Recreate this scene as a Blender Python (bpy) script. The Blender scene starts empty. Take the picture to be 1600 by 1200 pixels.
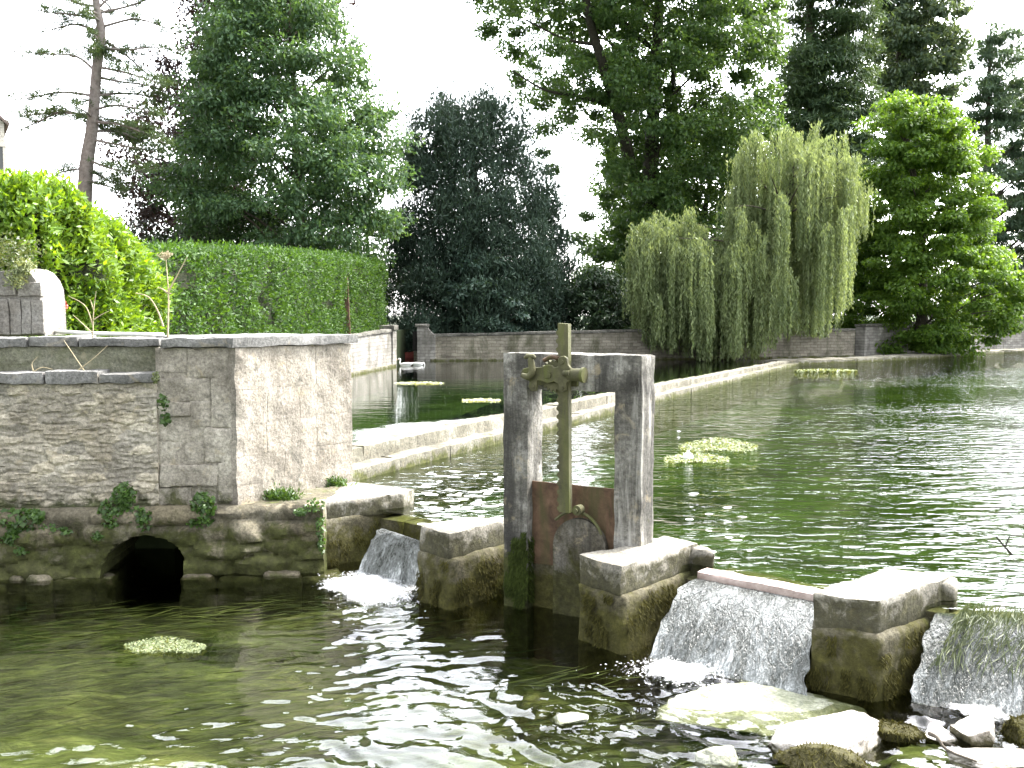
import bpy, bmesh, math
import numpy as np
from mathutils import Vector, Matrix

R = math.radians
scene = bpy.context.scene
col = scene.collection

# ------------------------------------------------------------------ camera
F_PX, CU, CV = 1560.0, 800.0, 600.0          # focal length and centre in photo pixels
EYE = 2.0                                    # eye height above the upper water (z = 0)
PITCH = math.atan(110 / F_PX)
cam_data = bpy.data.cameras.new('camera')
cam = bpy.data.objects.new('camera', cam_data)
col.objects.link(cam)
cam.location = (0, 0, EYE)
cam.rotation_euler = (math.pi / 2 - PITCH, 0, 0)
cam_data.sensor_width = 36
cam_data.lens = 36 * F_PX / 1600
cam_data.clip_start = 0.1
cam_data.clip_end = 3000
scene.camera = cam

# ------------------------------------------------------------------ sky, sun, exposure
SUN_AZ, SUN_EL = R(60), R(52)
world = bpy.data.worlds.new('World')
scene.world = world
world.use_nodes = True
wn = world.node_tree
wn.nodes.clear()
sky = wn.nodes.new('ShaderNodeTexSky')
sky.sky_type = 'NISHITA'
sky.sun_disc = False
sky.sun_elevation = SUN_EL
sky.sun_rotation = SUN_AZ
sky.air_density = 1.0
sky.dust_density = 2.2
sky.ozone_density = 1.0
hs = wn.nodes.new('ShaderNodeHueSaturation')
hs.inputs['Saturation'].default_value = 0.2
bg = wn.nodes.new('ShaderNodeBackground')
bg.inputs['Strength'].default_value = 0.15
wo = wn.nodes.new('ShaderNodeOutputWorld')
wn.links.new(sky.outputs[0], hs.inputs['Color'])
# added sky brightening ahead whitens water reflections, lesser behind as fill; broken by soft noise
tcw = wn.nodes.new('ShaderNodeTexCoord')
dotn = wn.nodes.new('ShaderNodeVectorMath'); dotn.operation = 'DOT_PRODUCT'
wn.links.new(tcw.outputs['Generated'], dotn.inputs[0])
dotn.inputs[1].default_value = (math.sin(R(18)) * math.cos(R(36)), math.cos(R(18)) * math.cos(R(36)), math.sin(R(36)))
cl = wn.nodes.new('ShaderNodeMapRange'); cl.interpolation_type = 'SMOOTHSTEP'
wn.links.new(dotn.outputs['Value'], cl.inputs[0])
cl.inputs[1].default_value = 0.2; cl.inputs[2].default_value = 0.98; cl.inputs[3].default_value = 2.5; cl.inputs[4].default_value = 8.2
cn = wn.nodes.new('ShaderNodeTexNoise'); cn.inputs['Scale'].default_value = 2.2; cn.inputs['Detail'].default_value = 5
wn.links.new(tcw.outputs['Generated'], cn.inputs['Vector'])
cr = wn.nodes.new('ShaderNodeMapRange'); wn.links.new(cn.outputs['Fac'], cr.inputs[0])
cr.inputs[1].default_value = 0.3; cr.inputs[2].default_value = 0.7; cr.inputs[3].default_value = 0.7; cr.inputs[4].default_value = 1.25
mu1 = wn.nodes.new('ShaderNodeMath'); mu1.operation = 'MULTIPLY'
wn.links.new(cl.outputs[0], mu1.inputs[0]); wn.links.new(cr.outputs[0], mu1.inputs[1])
sc_w = wn.nodes.new('ShaderNodeVectorMath'); sc_w.operation = 'SCALE'
wn.links.new(hs.outputs[0], sc_w.inputs[0]); wn.links.new(mu1.outputs[0], sc_w.inputs['Scale'])
wn.links.new(sc_w.outputs[0], bg.inputs['Color'])
wn.links.new(bg.outputs[0], wo.inputs['Surface'])

sun_data = bpy.data.lights.new('sun', 'SUN')
sun_data.energy = 3.4
sun_data.angle = R(0.5)
sun_data.color = (1.0, 0.94, 0.85)
sun = bpy.data.objects.new('sun', sun_data)
col.objects.link(sun)
sdir = Vector((math.sin(SUN_AZ) * math.cos(SUN_EL), math.cos(SUN_AZ) * math.cos(SUN_EL), math.sin(SUN_EL)))
sun.rotation_euler = sdir.to_track_quat('Z', 'Y').to_euler()
sun.location = (20, 12, 30)

vs = scene.view_settings
vs.view_transform = 'Standard'
vs.look = 'None'
vs.exposure = 1.15
vs.gamma = 1.0
vs.use_curve_mapping = False
scene.cycles.use_denoising = True
scene.cycles.denoising_prefilter = 'ACCURATE'
scene.cycles.denoising_input_passes = 'RGB_ALBEDO_NORMAL'
scene.cycles.max_bounces = 8
scene.cycles.transparent_max_bounces = 16
scene.cycles.sample_clamp_indirect = 6.0
scene.cycles.caustics_reflective = False
scene.cycles.caustics_refractive = False

# ------------------------------------------------------------------ pixel -> world helpers (survey of the place)
CP, SP = math.cos(PITCH), math.sin(PITCH)
def ray(u, v):
    x, y = (u - CU) / F_PX, (CV - v) / F_PX
    return np.array([x, CP + y * SP, -SP + y * CP])
def P(u, v, z):
    d = ray(u, v)
    return np.array([0, 0, EYE]) + d * ((z - EYE) / d[2])
def Q(u, v, Y):
    d = ray(u, v)
    return np.array([0, 0, EYE]) + d * (Y / d[1])
V3 = lambda *a: np.array(a, float)
def unit(v):
    v = np.asarray(v, float)
    return v / (np.linalg.norm(v, axis=-1, keepdims=True) + 1e-12)

# ------------------------------------------------------------------ numpy noise
def _h(ix, iy, iz, s):
    n = (ix.astype(np.int64) * 374761393 + iy.astype(np.int64) * 668265263 + iz.astype(np.int64) * 2147483647 + s * 1274126177) & 0xFFFFFFFF
    n = ((n ^ (n >> 13)) * 1274126177) & 0xFFFFFFFF
    n = ((n ^ (n >> 15)) * 2246822519) & 0xFFFFFFFF
    return ((n ^ (n >> 16)) & 0xFFFFFF) / float(0xFFFFFF)
def vnoise(p, s=0):
    i = np.floor(p).astype(np.int64); f = p - i; f = f * f * (3 - 2 * f)
    r = 0
    for dx in (0, 1):
        for dy in (0, 1):
            for dz in (0, 1):
                w = (f[:, 0] if dx else 1 - f[:, 0]) * (f[:, 1] if dy else 1 - f[:, 1]) * (f[:, 2] if dz else 1 - f[:, 2])
                r = r + w * _h(i[:, 0] + dx, i[:, 1] + dy, i[:, 2] + dz, s)
    return r * 2 - 1
def fbm(p, s=0, o=4):
    r, a = 0, 0.5
    for k in range(o):
        r = r + a * vnoise(p * 2.0 ** k, s + k * 17); a *= 0.5
    return r
def worley2(x, y, s=0, jit=0.85):
    ix, iy = np.floor(x).astype(np.int64), np.floor(y).astype(np.int64)
    f1 = np.full(x.shape, 9.0); f2 = np.full(x.shape, 9.0); cid = np.zeros(x.shape)
    z0 = np.zeros_like(ix)
    for dx in (-1, 0, 1):
        for dy in (-1, 0, 1):
            cx, cy = ix + dx, iy + dy
            px = cx + .5 + (_h(cx, cy, z0, s) - .5) * jit + (cy % 2) * 0.5 - .25
            py = cy + .5 + (_h(cx, cy, z0, s + 5) - .5) * jit * .6
            d = np.hypot(x - px, (y - py) * 1.0)
            c = _h(cx, cy, z0, s + 9)
            m = d < f1
            f2 = np.where(m, f1, np.minimum(f2, d)); cid = np.where(m, c, cid); f1 = np.where(m, d, f1)
    return f1, f2, cid

# ------------------------------------------------------------------ objects
def tag(o, label=None, cat=None, group=None, kind=None):
    if label: o['label'] = label
    if cat: o['category'] = cat
    if group: o['group'] = group
    if kind: o['kind'] = kind
    return o
def thing(name, label, cat, loc, group=None):
    o = bpy.data.objects.new(name, None); col.objects.link(o)
    o.location = [float(c) for c in loc]
    o.empty_display_size = 0.2
    return tag(o, label, cat, group)
def link(name, me, mat, parent=None):
    o = bpy.data.objects.new(name, me); col.objects.link(o)
    if mat: me.materials.append(mat)
    if parent is not None:
        o.parent = parent
        root = parent
        loc = Vector((0, 0, 0))
        while root is not None:
            if root.type == 'EMPTY': loc = root.location.copy()
            root = root.parent
        if parent.type == 'EMPTY':
            o.matrix_parent_inverse = Matrix.Translation(-loc)
    return o

class MB:
    def __init__(s): s.v = []; s.f = []; s.n = 0; s.attr = {}
    def add(s, v, f):
        v = np.asarray(v, float).reshape(-1, 3)
        s.v.append(v); s.f += [tuple(int(i) + s.n for i in q) for q in f]; s.n += len(v)
        return s
    def build(s, name, mat, parent=None, smooth=True, attrs=None):
        me = bpy.data.meshes.new(name)
        v = np.concatenate(s.v) if s.v else np.zeros((0, 3))
        me.from_pydata(v.tolist(), [], s.f)
        if smooth: me.polygons.foreach_set('use_smooth', [True] * len(me.polygons))
        for k, a in (attrs or {}).items():
            at = me.attributes.new(k, 'FLOAT', 'POINT'); at.data.foreach_set('value', np.asarray(a, np.float32))
        me.update()
        if smooth: me.set_sharp_from_angle(angle=R(48))
        return link(name, me, mat, parent)

def tube(mb, pts, rad, seg=7, cap=True):
    pts = np.asarray(pts, float); n = len(pts)
    rad = np.broadcast_to(np.asarray(rad, float), (n,))
    t = np.gradient(pts, axis=0); t = unit(t)
    ref = V3(0, 0, 1) if abs(t[0][2]) < .9 else V3(1, 0, 0)
    a = unit(np.cross(t[0], ref)); vs_ = []
    for i in range(n):
        a = a - t[i] * np.dot(a, t[i]); a = unit(a); b = np.cross(t[i], a)
        ang = np.arange(seg) / seg * 2 * math.pi
        vs_.append(pts[i] + rad[i] * (np.cos(ang)[:, None] * a + np.sin(ang)[:, None] * b))
    f = []
    for i in range(n - 1):
        for k in range(seg):
            f.append((i * seg + k, i * seg + (k + 1) % seg, (i + 1) * seg + (k + 1) % seg, (i + 1) * seg + k))
    if cap:
        f.append(tuple(range(seg))[::-1]); f.append(tuple((n - 1) * seg + k for k in range(seg)))
    mb.add(np.concatenate(vs_), f)

def smooth_path(pts, n):
    pts = np.asarray(pts, float); k = len(pts)
    if k == 2: pts = np.array([pts[0], (pts[0] + pts[1]) / 2, pts[1]]); k = 3
    e = np.vstack([2 * pts[0] - pts[1], pts, 2 * pts[-1] - pts[-2]])
    out = []
    for s_ in np.linspace(0, k - 1, n):
        i = min(int(s_), k - 2); t = s_ - i
        p0, p1, p2, p3 = e[i], e[i + 1], e[i + 2], e[i + 3]
        out.append(.5 * (2 * p1 + (p2 - p0) * t + (2 * p0 - 5 * p1 + 4 * p2 - p3) * t * t + (3 * p1 - p0 - 3 * p2 + p3) * t ** 3))
    return np.array(out)

CUBE = [(0, 0, 0), (1, 0, 0), (1, 1, 0), (0, 1, 0), (0, 0, 1), (1, 0, 1), (1, 1, 1), (0, 1, 1)]
def hexa(c8, res, rnd=0.03, amp=0.01, freq=6.0, seed=1):
    """rough stone block: eight corners, faces gridded, edges worn, surface pushed by noise"""
    c8 = np.asarray(c8, float)
    L = [max(np.linalg.norm(c8[i] - c8[j]) for i, j in e) for e in
         (((0, 1), (3, 2), (4, 5), (7, 6)), ((0, 3), (1, 2), (4, 7), (5, 6)), ((0, 4), (1, 5), (2, 6), (3, 7)))]
    N = [max(2, int(round(l / res))) for l in L]
    idx = {}; par = []; faces = []
    def vid(i, j, k):
        if (i, j, k) not in idx: idx[(i, j, k)] = len(par); par.append((i / N[0], j / N[1], k / N[2]))
        return idx[(i, j, k)]
    for ax in range(3):
        b, c = (ax + 1) % 3, (ax + 2) % 3
        for side in (0, N[ax]):
            for p in range(N[b]):
                for q in range(N[c]):
                    quad = []
                    for dp, dq in ((0, 0), (1, 0), (1, 1), (0, 1)):
                        t = [0, 0, 0]; t[ax] = side; t[b] = p + dp; t[c] = q + dq
                        quad.append(vid(*t))
                    faces.append(quad if side else quad[::-1])
    par = np.array(par)
    def tri(pr):
        a, b, c = pr[:, 0:1], pr[:, 1:2], pr[:, 2:3]; r = 0
        for m, (i, j, k) in enumerate(CUBE):
            r = r + c8[m] * (a if i else 1 - a) * (b if j else 1 - b) * (c if k else 1 - c)
        return r
    base = tri(par)
    d = np.stack([np.minimum(par[:, i], 1 - par[:, i]) * L[i] for i in range(3)], 1)
    rr = rnd * (1 + .9 * vnoise(base * 7, seed + 3))
    w = np.clip(1 - d / np.maximum(rr, 1e-4)[:, None], 0, 1)
    q = par.copy()
    for i in range(3):
        o = [j for j in range(3) if j != i]
        mv = .32 * rr * w[:, i] ** 2 * np.maximum(w[:, o[0]], w[:, o[1]]) ** 2 / L[i]
        q[:, i] += np.where(par[:, i] < .5, mv, -mv)
    v = tri(q)
    for a in range(3):
        v[:, a] += amp * fbm(base * freq, seed + 100 * a, 4) * 1.6
    # pits and knocked-off bits
    return v, faces
def prism8(quad_xy, z0, z1, top_quad=None):
    t = quad_xy if top_quad is None else top_quad
    z0 = [z0] * 4 if np.isscalar(z0) else z0; z1 = [z1] * 4 if np.isscalar(z1) else z1
    return [(p[0], p[1], z) for p, z in zip(quad_xy, z0)] + [(p[0], p[1], z) for p, z in zip(t, z1)]
def block(mb, quad_xy, z0, z1, res=.05, rnd=.03, amp=.008, freq=6., seed=1, top=None):
    mb.add(*hexa(prism8(quad_xy, z0, z1, top), res, rnd, amp, freq, seed)); return mb
def wallquad(a, b, th):
    """plan quad of a wall from a to b, thickness th to the left of a->b"""
    a, b = np.asarray(a[:2], float), np.asarray(b[:2], float); d = unit(b - a); n = V3(-d[1], d[0])
    return [a, b, b + n * th, a + n * th]

# ------------------------------------------------------------------ materials
def mat(name):
    m = bpy.data.materials.new(name); m.use_nodes = True; t = m.node_tree; t.nodes.clear()
    return m, t
class NT:
    def __init__(s, name):
        s.m, s.t = mat(name); s.out = s.n('ShaderNodeOutputMaterial')
    def n(s, typ, **kw):
        nd = s.t.nodes.new(typ)
        for k, v in kw.items(): setattr(nd, k, v)
        return nd
    def l(s, a, b): s.t.links.new(a, b)
    def pos(s, scale=(1, 1, 1), rot=(0, 0, 0)):
        g = s.n('ShaderNodeTexCoord'); mp = s.n('ShaderNodeMapping')
        s.l(g.outputs['Object'], mp.inputs['Vector'])
        mp.inputs['Scale'].default_value = scale; mp.inputs['Rotation'].default_value = rot
        return mp.outputs[0]
    def noise(s, vec, scale=5., detail=5., rough=.6, dist=0.):
        nd = s.n('ShaderNodeTexNoise'); s.l(vec, nd.inputs['Vector'])
        nd.inputs['Scale'].default_value = scale; nd.inputs['Detail'].default_value = detail
        nd.inputs['Roughness'].default_value = rough; nd.inputs['Distortion'].default_value = dist
        return nd.outputs['Fac']
    def voro(s, vec, scale=5., feature='F1'):
        nd = s.n('ShaderNodeTexVoronoi', feature=feature); s.l(vec, nd.inputs['Vector']); nd.inputs['Scale'].default_value = scale
        return nd
    def ramp(s, fac, stops, interp='LINEAR'):
        nd = s.n('ShaderNodeValToRGB'); cr = nd.color_ramp; cr.interpolation = interp
        while len(cr.elements) < len(stops): cr.elements.new(.5)
        for e, (p, c) in zip(cr.elements, stops):
            e.position = p; e.color = (c, c, c, 1) if np.isscalar(c) else (*c, 1)
        s.l(fac, nd.inputs[0]); return nd.outputs[0]
    def math(s, op, a, b=None):
        nd = s.n('ShaderNodeMath', operation=op)
        for i, x in enumerate((a, b)):
            if x is None: continue
            if hasattr(x, 'default_value') or hasattr(x, 'links'): s.l(x, nd.inputs[i])
            else: nd.inputs[i].default_value = x
        return nd.outputs[0]
    def mix(s, fac, a, b, blend='MIX'):
        nd = s.n('ShaderNodeMix', data_type='RGBA', blend_type=blend)
        for i, x in ((0, fac), (6, a), (7, b)):
            if hasattr(x, 'links'): s.l(x, nd.inputs[i])
            elif i == 0: nd.inputs[i].default_value = x
            else: nd.inputs[i].default_value = (*x, 1)
        return nd.outputs[2]
    def bump(s, h, strength=.5, dist=.02, normal=None):
        nd = s.n('ShaderNodeBump'); s.l(h, nd.inputs['Height'])
        nd.inputs['Strength'].default_value = strength; nd.inputs['Distance'].default_value = dist
        if normal is not None: s.l(normal, nd.inputs['Normal'])
        return nd.outputs[0]
    def bsdf(s, color, rough=.8, normal=None, metal=0., spec=.3):
        b = s.n('ShaderNodeBsdfPrincipled')
        if hasattr(color, 'links'): s.l(color, b.inputs['Base Color'])
        else: b.inputs['Base Color'].default_value = (*color, 1)
        if hasattr(rough, 'links'): s.l(rough, b.inputs['Roughness'])
        else: b.inputs['Roughness'].default_value = rough
        b.inputs['Metallic'].default_value = metal
        b.inputs['Specular IOR Level'].default_value = spec
        if normal is not None: s.l(normal, b.inputs['Normal'])
        return b.outputs[0]
    def done(s, sh): s.l(sh, s.out.inputs['Surface']); return s.m
    def z(s):
        g = s.n('ShaderNodeTexCoord'); x = s.n('ShaderNodeSeparateXYZ'); s.l(g.outputs['Object'], x.inputs[0]); return x.outputs['Z']
    def up(s):
        g = s.n('ShaderNodeNewGeometry'); x = s.n('ShaderNodeSeparateXYZ'); s.l(g.outputs['Normal'], x.inputs[0]); return x.outputs['Z']
    def attr(s, name):
        a = s.n('ShaderNodeAttribute', attribute_name=name); return a.outputs['Fac']

def stone_mat(name, dark, mid, light, moss=None, moss_z=None, lichen=.5, joint=False, streak=False, grime=None, bump=.7, fine=34, moss_lit_top=0., k=.58):
    dark, mid, light = [tuple(x * k for x in c_) for c_ in (dark, mid, light)]
    m = NT(name); p = m.pos()
    big = m.noise(p, 1.7, 6, .65, .4)
    c = m.ramp(big, [(.32, dark), (.5, mid), (.68, light)])
    sp = m.noise(p, fine, 8, .82)
    c = m.mix(.75, c, m.ramp(sp, [(.34, .22), (.5, .92), (.64, 1.6)]), 'MULTIPLY')
    if joint:
        c = m.mix(.6, c, m.ramp(m.attr('stone'), [(0., (.55, .54, .52)), (.4, (.95, .93, .88)), (.75, (1.15, 1.08, .92)), (1., (1.3, 1.28, 1.22))]), 'MULTIPLY')
        c = m.mix(m.ramp(m.attr('joint'), [(.02, .45), (.10, 0.)]), c, m.mix(.5, dark, mid))
    if streak:
        st = m.noise(m.pos((9, 9, .8)), 1.0, 5, .65, .3)
        c = m.mix(m.ramp(st, [(.48, 0.), (.64, .85 * streak)]), c, m.mix(.4, dark, (.03, .03, .028)))
        c = m.mix(m.ramp(st, [(.30, .75 * streak), (.43, 0.)]), c, light)
    # lichen: pale and ochre patches
    v = m.noise(p, 5.5, 6, .7, .6)
    c = m.mix(m.ramp(v, [(.58, 0.), (.68, lichen)]), c, m.mix(m.noise(p, 2.3, 2), (.36, .35, .31), (.30, .21, .07)))
    v2 = m.noise(m.pos((1, 1, 1), (.3, .2, .9)), 3.6, 6, .7, .8)
    c = m.mix(m.ramp(v2, [(.57, 0.), (.69, lichen)]), c, (.06, .06, .05))
    if grime:
        g = m.noise(p, 3.1, 5, .7, .5)
        c = m.mix(m.ramp(g, [(.5, 0.), (.72, .6)]), c, grime)
    if moss is not None:
        mz = m.noise(p, 4.2, 6, .7, .5)
        z = m.z(); lo, hi = moss_z
        t = m.n('ShaderNodeMapRange'); m.l(z, t.inputs[0])
        t.inputs[1].default_value = lo; t.inputs[2].default_value = hi; t.inputs[3].default_value = 1.; t.inputs[4].default_value = 0.
        kk = m.math('ADD', m.math('MULTIPLY', t.outputs[0], .75), m.math('SUBTRACT', m.math('MULTIPLY', mz, 1.3), .45))
        if moss_lit_top: kk = m.math('SUBTRACT', kk, m.math('MULTIPLY', m.up(), moss_lit_top))
        mossc = m.ramp(m.noise(p, 14, 5, .7), [(.3, tuple(x * .45 for x in moss)), (.55, moss), (.75, tuple(min(1, x * 1.9) for x in moss))])
        c = m.mix(m.ramp(kk, [(.42, 0.), (.62, .9)]), c, mossc)
    h = m.math('ADD', m.noise(p, fine * .7, 6, .75), m.math('MULTIPLY', m.noise(p, fine * .2, 4, .6), 1.5))
    return m.done(m.bsdf(c, .9, m.bump(h, bump, .02), spec=.15))

def leaf_mat(name, c1, c2, trans=.42, rough=.45, spec=.3, tc=None, clump=.5):
    m = NT(name)
    g = m.n('ShaderNodeNewGeometry')
    nz = m.noise(m.pos(), clump, 4, .6)
    k = m.math('ADD', m.math('MULTIPLY', g.outputs['Random Per Island'], .55), m.math('MULTIPLY', m.math('SUBTRACT', nz, .25), .9))
    c = m.ramp(k, [(.15, c1), (.85, c2)])
    b = m.bsdf(c, rough, spec=spec)
    t = m.n('ShaderNodeBsdfTranslucent')
    tcol = tc or (1.5, 1.35, .55)
    tt = m.mix(1., c, tcol, 'MULTIPLY'); m.l(tt, t.inputs['Color'])
    mx = m.n('ShaderNodeMixShader'); mx.inputs[0].default_value = trans
    m.l(b, mx.inputs[1]); m.l(t.outputs[0], mx.inputs[2])
    return m.done(mx.outputs[0])

def water_mat(name, tint, waves, ior=1.33, rough=.015, gust=None):
    """clear water: tinted see-through layer under a Fresnel mirror, rippled by stretched noise"""
    m = NT(name)
    h = None
    for sc, rot, amt, det in waves:
        w = m.math('MULTIPLY', m.noise(m.pos(sc, (0, 0, rot)), 1., det, .5, .25), amt)
        h = w if h is None else m.math('ADD', h, w)
    if gust:                                   # calmer and livelier patches of surface
        g = m.noise(m.pos((.10, .22, 1), (0, 0, R(12))), 1., 3, .55, .4)
        sx = m.n('ShaderNodeSeparateXYZ'); tc_ = m.n('ShaderNodeTexCoord'); m.l(tc_.outputs['Object'], sx.inputs[0])
        op = m.n('ShaderNodeMapRange'); m.l(sx.outputs['X'], op.inputs[0])    # livelier out in the open water, calmer by the sheltering walls
        for q_, v_ in zip((3, 4, 1, 2), gust): op.inputs[q_].default_value = v_
        h = m.math('MULTIPLY', m.math('MULTIPLY', h, op.outputs[0]), m.ramp(g, [(.34, .45), (.62, 1.15)]))
    nrm = m.bump(h, 1., 1.)
    fr = m.n('ShaderNodeFresnel'); fr.inputs['IOR'].default_value = ior; m.l(nrm, fr.inputs['Normal'])
    tr = m.n('ShaderNodeBsdfTransparent'); tr.inputs['Color'].default_value = (*tint, 1)
    gl = m.n('ShaderNodeBsdfGlossy'); gl.inputs['Roughness'].default_value = rough; gl.inputs['Color'].default_value = (1, 1, 1, 1); m.l(nrm, gl.inputs['Normal'])
    mx = m.n('ShaderNodeMixShader'); m.l(fr.outputs[0], mx.inputs[0]); m.l(tr.outputs[0], mx.inputs[1]); m.l(gl.outputs[0], mx.inputs[2])
    return m.done(mx.outputs[0])

def simple_mat(name, c1, c2, scale=12, rough=.7, metal=0., bump=.3, spec=.3):
    m = NT(name); p = m.pos(); f = m.noise(p, scale, 6, .65, .3)
    return m.done(m.bsdf(m.ramp(f, [(.3, c1), (.7, c2)]), rough, m.bump(m.noise(p, scale * 3, 4, .6), bump, .01), metal, spec))

M = {}
M['rubble'] = stone_mat('rubble_stone', (.17, .155, .13), (.31, .285, .235), (.45, .42, .355), moss=(.035, .042, .014), moss_z=(.05, .35), joint=True, lichen=.75, k=1.0)
M['ashlar'] = stone_mat('ashlar_stone', (.14, .125, .10), (.28, .255, .21), (.43, .40, .335), moss=(.05, .055, .018), moss_z=(-.2, .5), lichen=.7, k=.95)
M['abutment'] = stone_mat('abutment_stone', (.27, .24, .20), (.42, .38, .315), (.55, .50, .42), lichen=.7, streak=.35, grime=(.10, .085, .065), k=.62, moss=(.06, .062, .03), moss_z=(-.1, .32), fine=40)
M['coping'] = stone_mat('coping_stone', (.14, .14, .135), (.26, .255, .24), (.42, .41, .39), lichen=.4)
M['plinth'] = stone_mat('plinth_stone', (.10, .09, .065), (.20, .18, .13), (.34, .31, .24), moss=(.045, .050, .014), moss_z=(-.75, .40), lichen=.45, joint=True)
M['ledge'] = stone_mat('ledge_stone', (.10, .09, .065), (.20, .18, .13), (.34, .31, .24), moss=(.055, .065, .016), moss_z=(-.6, .5), lichen=.4)
M['pier'] = stone_mat('pier_stone', (.15, .14, .115), (.29, .27, .225), (.42, .40, .35), moss=(.048, .045, .022), moss_z=(-.35, .55), lichen=.6, moss_lit_top=.75, k=.85)  # moss on the sides also paints their shade, leaving the tops sunlit pale
M['pier_low'] = stone_mat('pier_stone_mossy', (.08, .072, .045), (.15, .135, .085), (.26, .24, .18), moss=(.055, .052, .014), moss_z=(-.75, .35), lichen=.3)
M['concrete'] = stone_mat('gate_concrete', (.07, .066, .058), (.20, .19, .165), (.58, .56, .51), lichen=.5, streak=1., moss=(.05, .055, .015), moss_z=(-.4, .25), k=.66)
M['kerb'] = stone_mat('low_wall_stone', (.16, .15, .115), (.30, .28, .22), (.46, .44, .37), moss=(.07, .075, .02), moss_z=(-.1, .18), lichen=.5, k=.55, grime=(.06, .06, .04))
M['plinth_foot'] = stone_mat('footing_stone', (.10, .085, .06), (.18, .155, .11), (.28, .25, .18), moss=(.04, .045, .014), moss_z=(-.62, -.40), lichen=.2)
M['rock'] = stone_mat('river_rock', (.25, .22, .19), (.42, .39, .35), (.6, .57, .53), moss=(.05, .045, .015), moss_z=(-.6, -.36), lichen=.2, k=.95, moss_lit_top=.3)
M['bark'] = simple_mat('bark', (.035, .028, .02), (.11, .095, .075), 9, .95, bump=.8)
M['pinebark'] = simple_mat('pine_bark', (.12, .10, .09), (.26, .23, .21), 9, .95, bump=.8)
M['darkbark'] = simple_mat('ivy_bark', (.015, .015, .01), (.05, .045, .03), 9, .95, bump=.8)

# ------------------------------------------------------------------ the river, its bed and banks
Z_LOW = -0.5
WEIR = [V3(-2.6, 10.9), V3(-1.1, 9.95), V3(1.52, 7.67), V3(2.15, 7.12), V3(2.95, 6.66), V3(6, 6.0), V3(30, 2.5)]
def weir_y(x):
    xs = [p[0] for p in WEIR]; ys = [p[1] for p in WEIR]
    return np.interp(x, xs, ys)
LW0, LW1 = P(556, 752, 0.0)[:2], P(1243, 571, 0.0)[:2]     # right-hand foot of the low wall, near and far end
lwd = unit(LW1 - LW0); lwn = V3(-lwd[1], lwd[0])           # lwn points to the left pool

def flat(name, pts, z, material, kind='structure'):
    bm = bmesh.new()
    f = bm.faces.new([bm.verts.new((float(p[0]), float(p[1]), z)) for p in pts])
    bmesh.ops.triangulate(bm, faces=[f]); me = bpy.data.meshes.new(name); bm.to_mesh(me); bm.free()
    return tag(link(name, me, material), kind=kind)

def bed_mat(name, cols, scale, flow):
    m = NT(name); p = m.pos(scale, (0, 0, flow))
    a = m.noise(p, 1., 7, .68, .6); b = m.noise(m.pos(), .55, 4, .6, .4)
    k = m.math('ADD', m.math('MULTIPLY', a, .62), m.math('MULTIPLY', b, .5))
    c = m.ramp(k, [(.40, cols[0]), (.52, cols[1]), (.62, cols[2]), (.74, cols[3])])
    fine = m.noise(m.pos((scale[0] * 5, scale[1] * 6, 4), (0, 0, flow)), 1., 5, .7, .4)
    c = m.mix(.8, c, m.ramp(fine, [(.3, .35), (.5, .95), (.7, 1.6)]), 'MULTIPLY')
    return m.done(m.bsdf(c, .95, m.bump(a, .8, .1), spec=.05))
M['bed_up'] = bed_mat('river_weed_bed', [(.008, .013, .005), (.022, .036, .011), (.040, .062, .020), (.085, .105, .045)], (.5, 1.6, 1), .2)
M['bed_low'] = bed_mat('basin_weed_bed', [(.010, .014, .005), (.032, .042, .013), (.064, .078, .024), (.12, .125, .05)], (1.3, 4.2, 1), R(-14))
M['soil'] = simple_mat('soil_and_grass', (.015, .022, .008), (.04, .055, .018), 3, .95)

river_poly = [WEIR[1] + V3(-.3, .15), *WEIR[2:], V3(120, -10), V3(120, 120), V3(20, 120), V3(14, 60), LW1 + lwd * 2 + lwn * .4, LW0 + lwn * .4 - lwd * 1.5, V3(-2.2, 10.75)]
flat('upper_riverbed', [V3(-60, 10.9), V3(-2.6, 10.9), *WEIR[1:], V3(140, -14), V3(140, 130), V3(-60, 130)], -.75, M['bed_up'])
M['river'] = water_mat('river_water', (.66, .76, .46), [((2.6, 5.2, 1), R(4), .055, 2), ((.7, 1.3, 1), R(-9), .035, 1), ((8, 15, 1), R(8), .010, 2)], gust=(.5, 1.15, .5, 7.))
M['pool'] = water_mat('pool_water', (.60, .70, .45), [((1.6, 4.0, 1), R(3), .005, 3), ((.3, .8, 1), R(-6), .006, 2)])
flat('river', river_poly, 0.0, M['river'])
flat('mill_pool', [LW0 + lwn * .42 - lwd * 1.2, LW1 + lwn * .42 + lwd * 2, V3(14, 60), V3(-30, 60), V3(-30, 12)], 0.006, M['pool'])

# ground: one sheet to the horizon under everything, then raised banks
flat('ground', [V3(-900, -900), V3(900, -900), V3(900, 900), V3(-900, 900)], -1.35, M['soil'])
def bank(name, pts, z, z0=-1.3):
    bm = bmesh.new()
    vs_ = [bm.verts.new((float(p[0]), float(p[1]), z)) for p in pts]
    f = bm.faces.new(vs_)
    if f.normal.z < 0: f.normal_flip()
    r = bmesh.ops.extrude_face_region(bm, geom=[f])
    for g in r['geom']:
        if isinstance(g, bmesh.types.BMVert): g.co.z = z0
    bmesh.ops.triangulate(bm, faces=[q for q in bm.faces if len(q.verts) > 4])
    bmesh.ops.recalc_face_normals(bm, faces=bm.faces)
    me = bpy.data.meshes.new(name); bm.to_mesh(me); bm.free()
    return tag(link(name, me, M['soil']), kind='structure')
PILL_L, PILL_R = P(613, 573, 0)[:2], P(648, 566, 0)[:2]
BANKL = [V3(-3.0, 11.6), V3(-4.6, 14.5), V3(-6.8, 19), V3(-6.8, 25), P(548, 586, 0)[:2] + V3(-.12, 0), PILL_L + V3(-.2, 0)]
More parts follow.
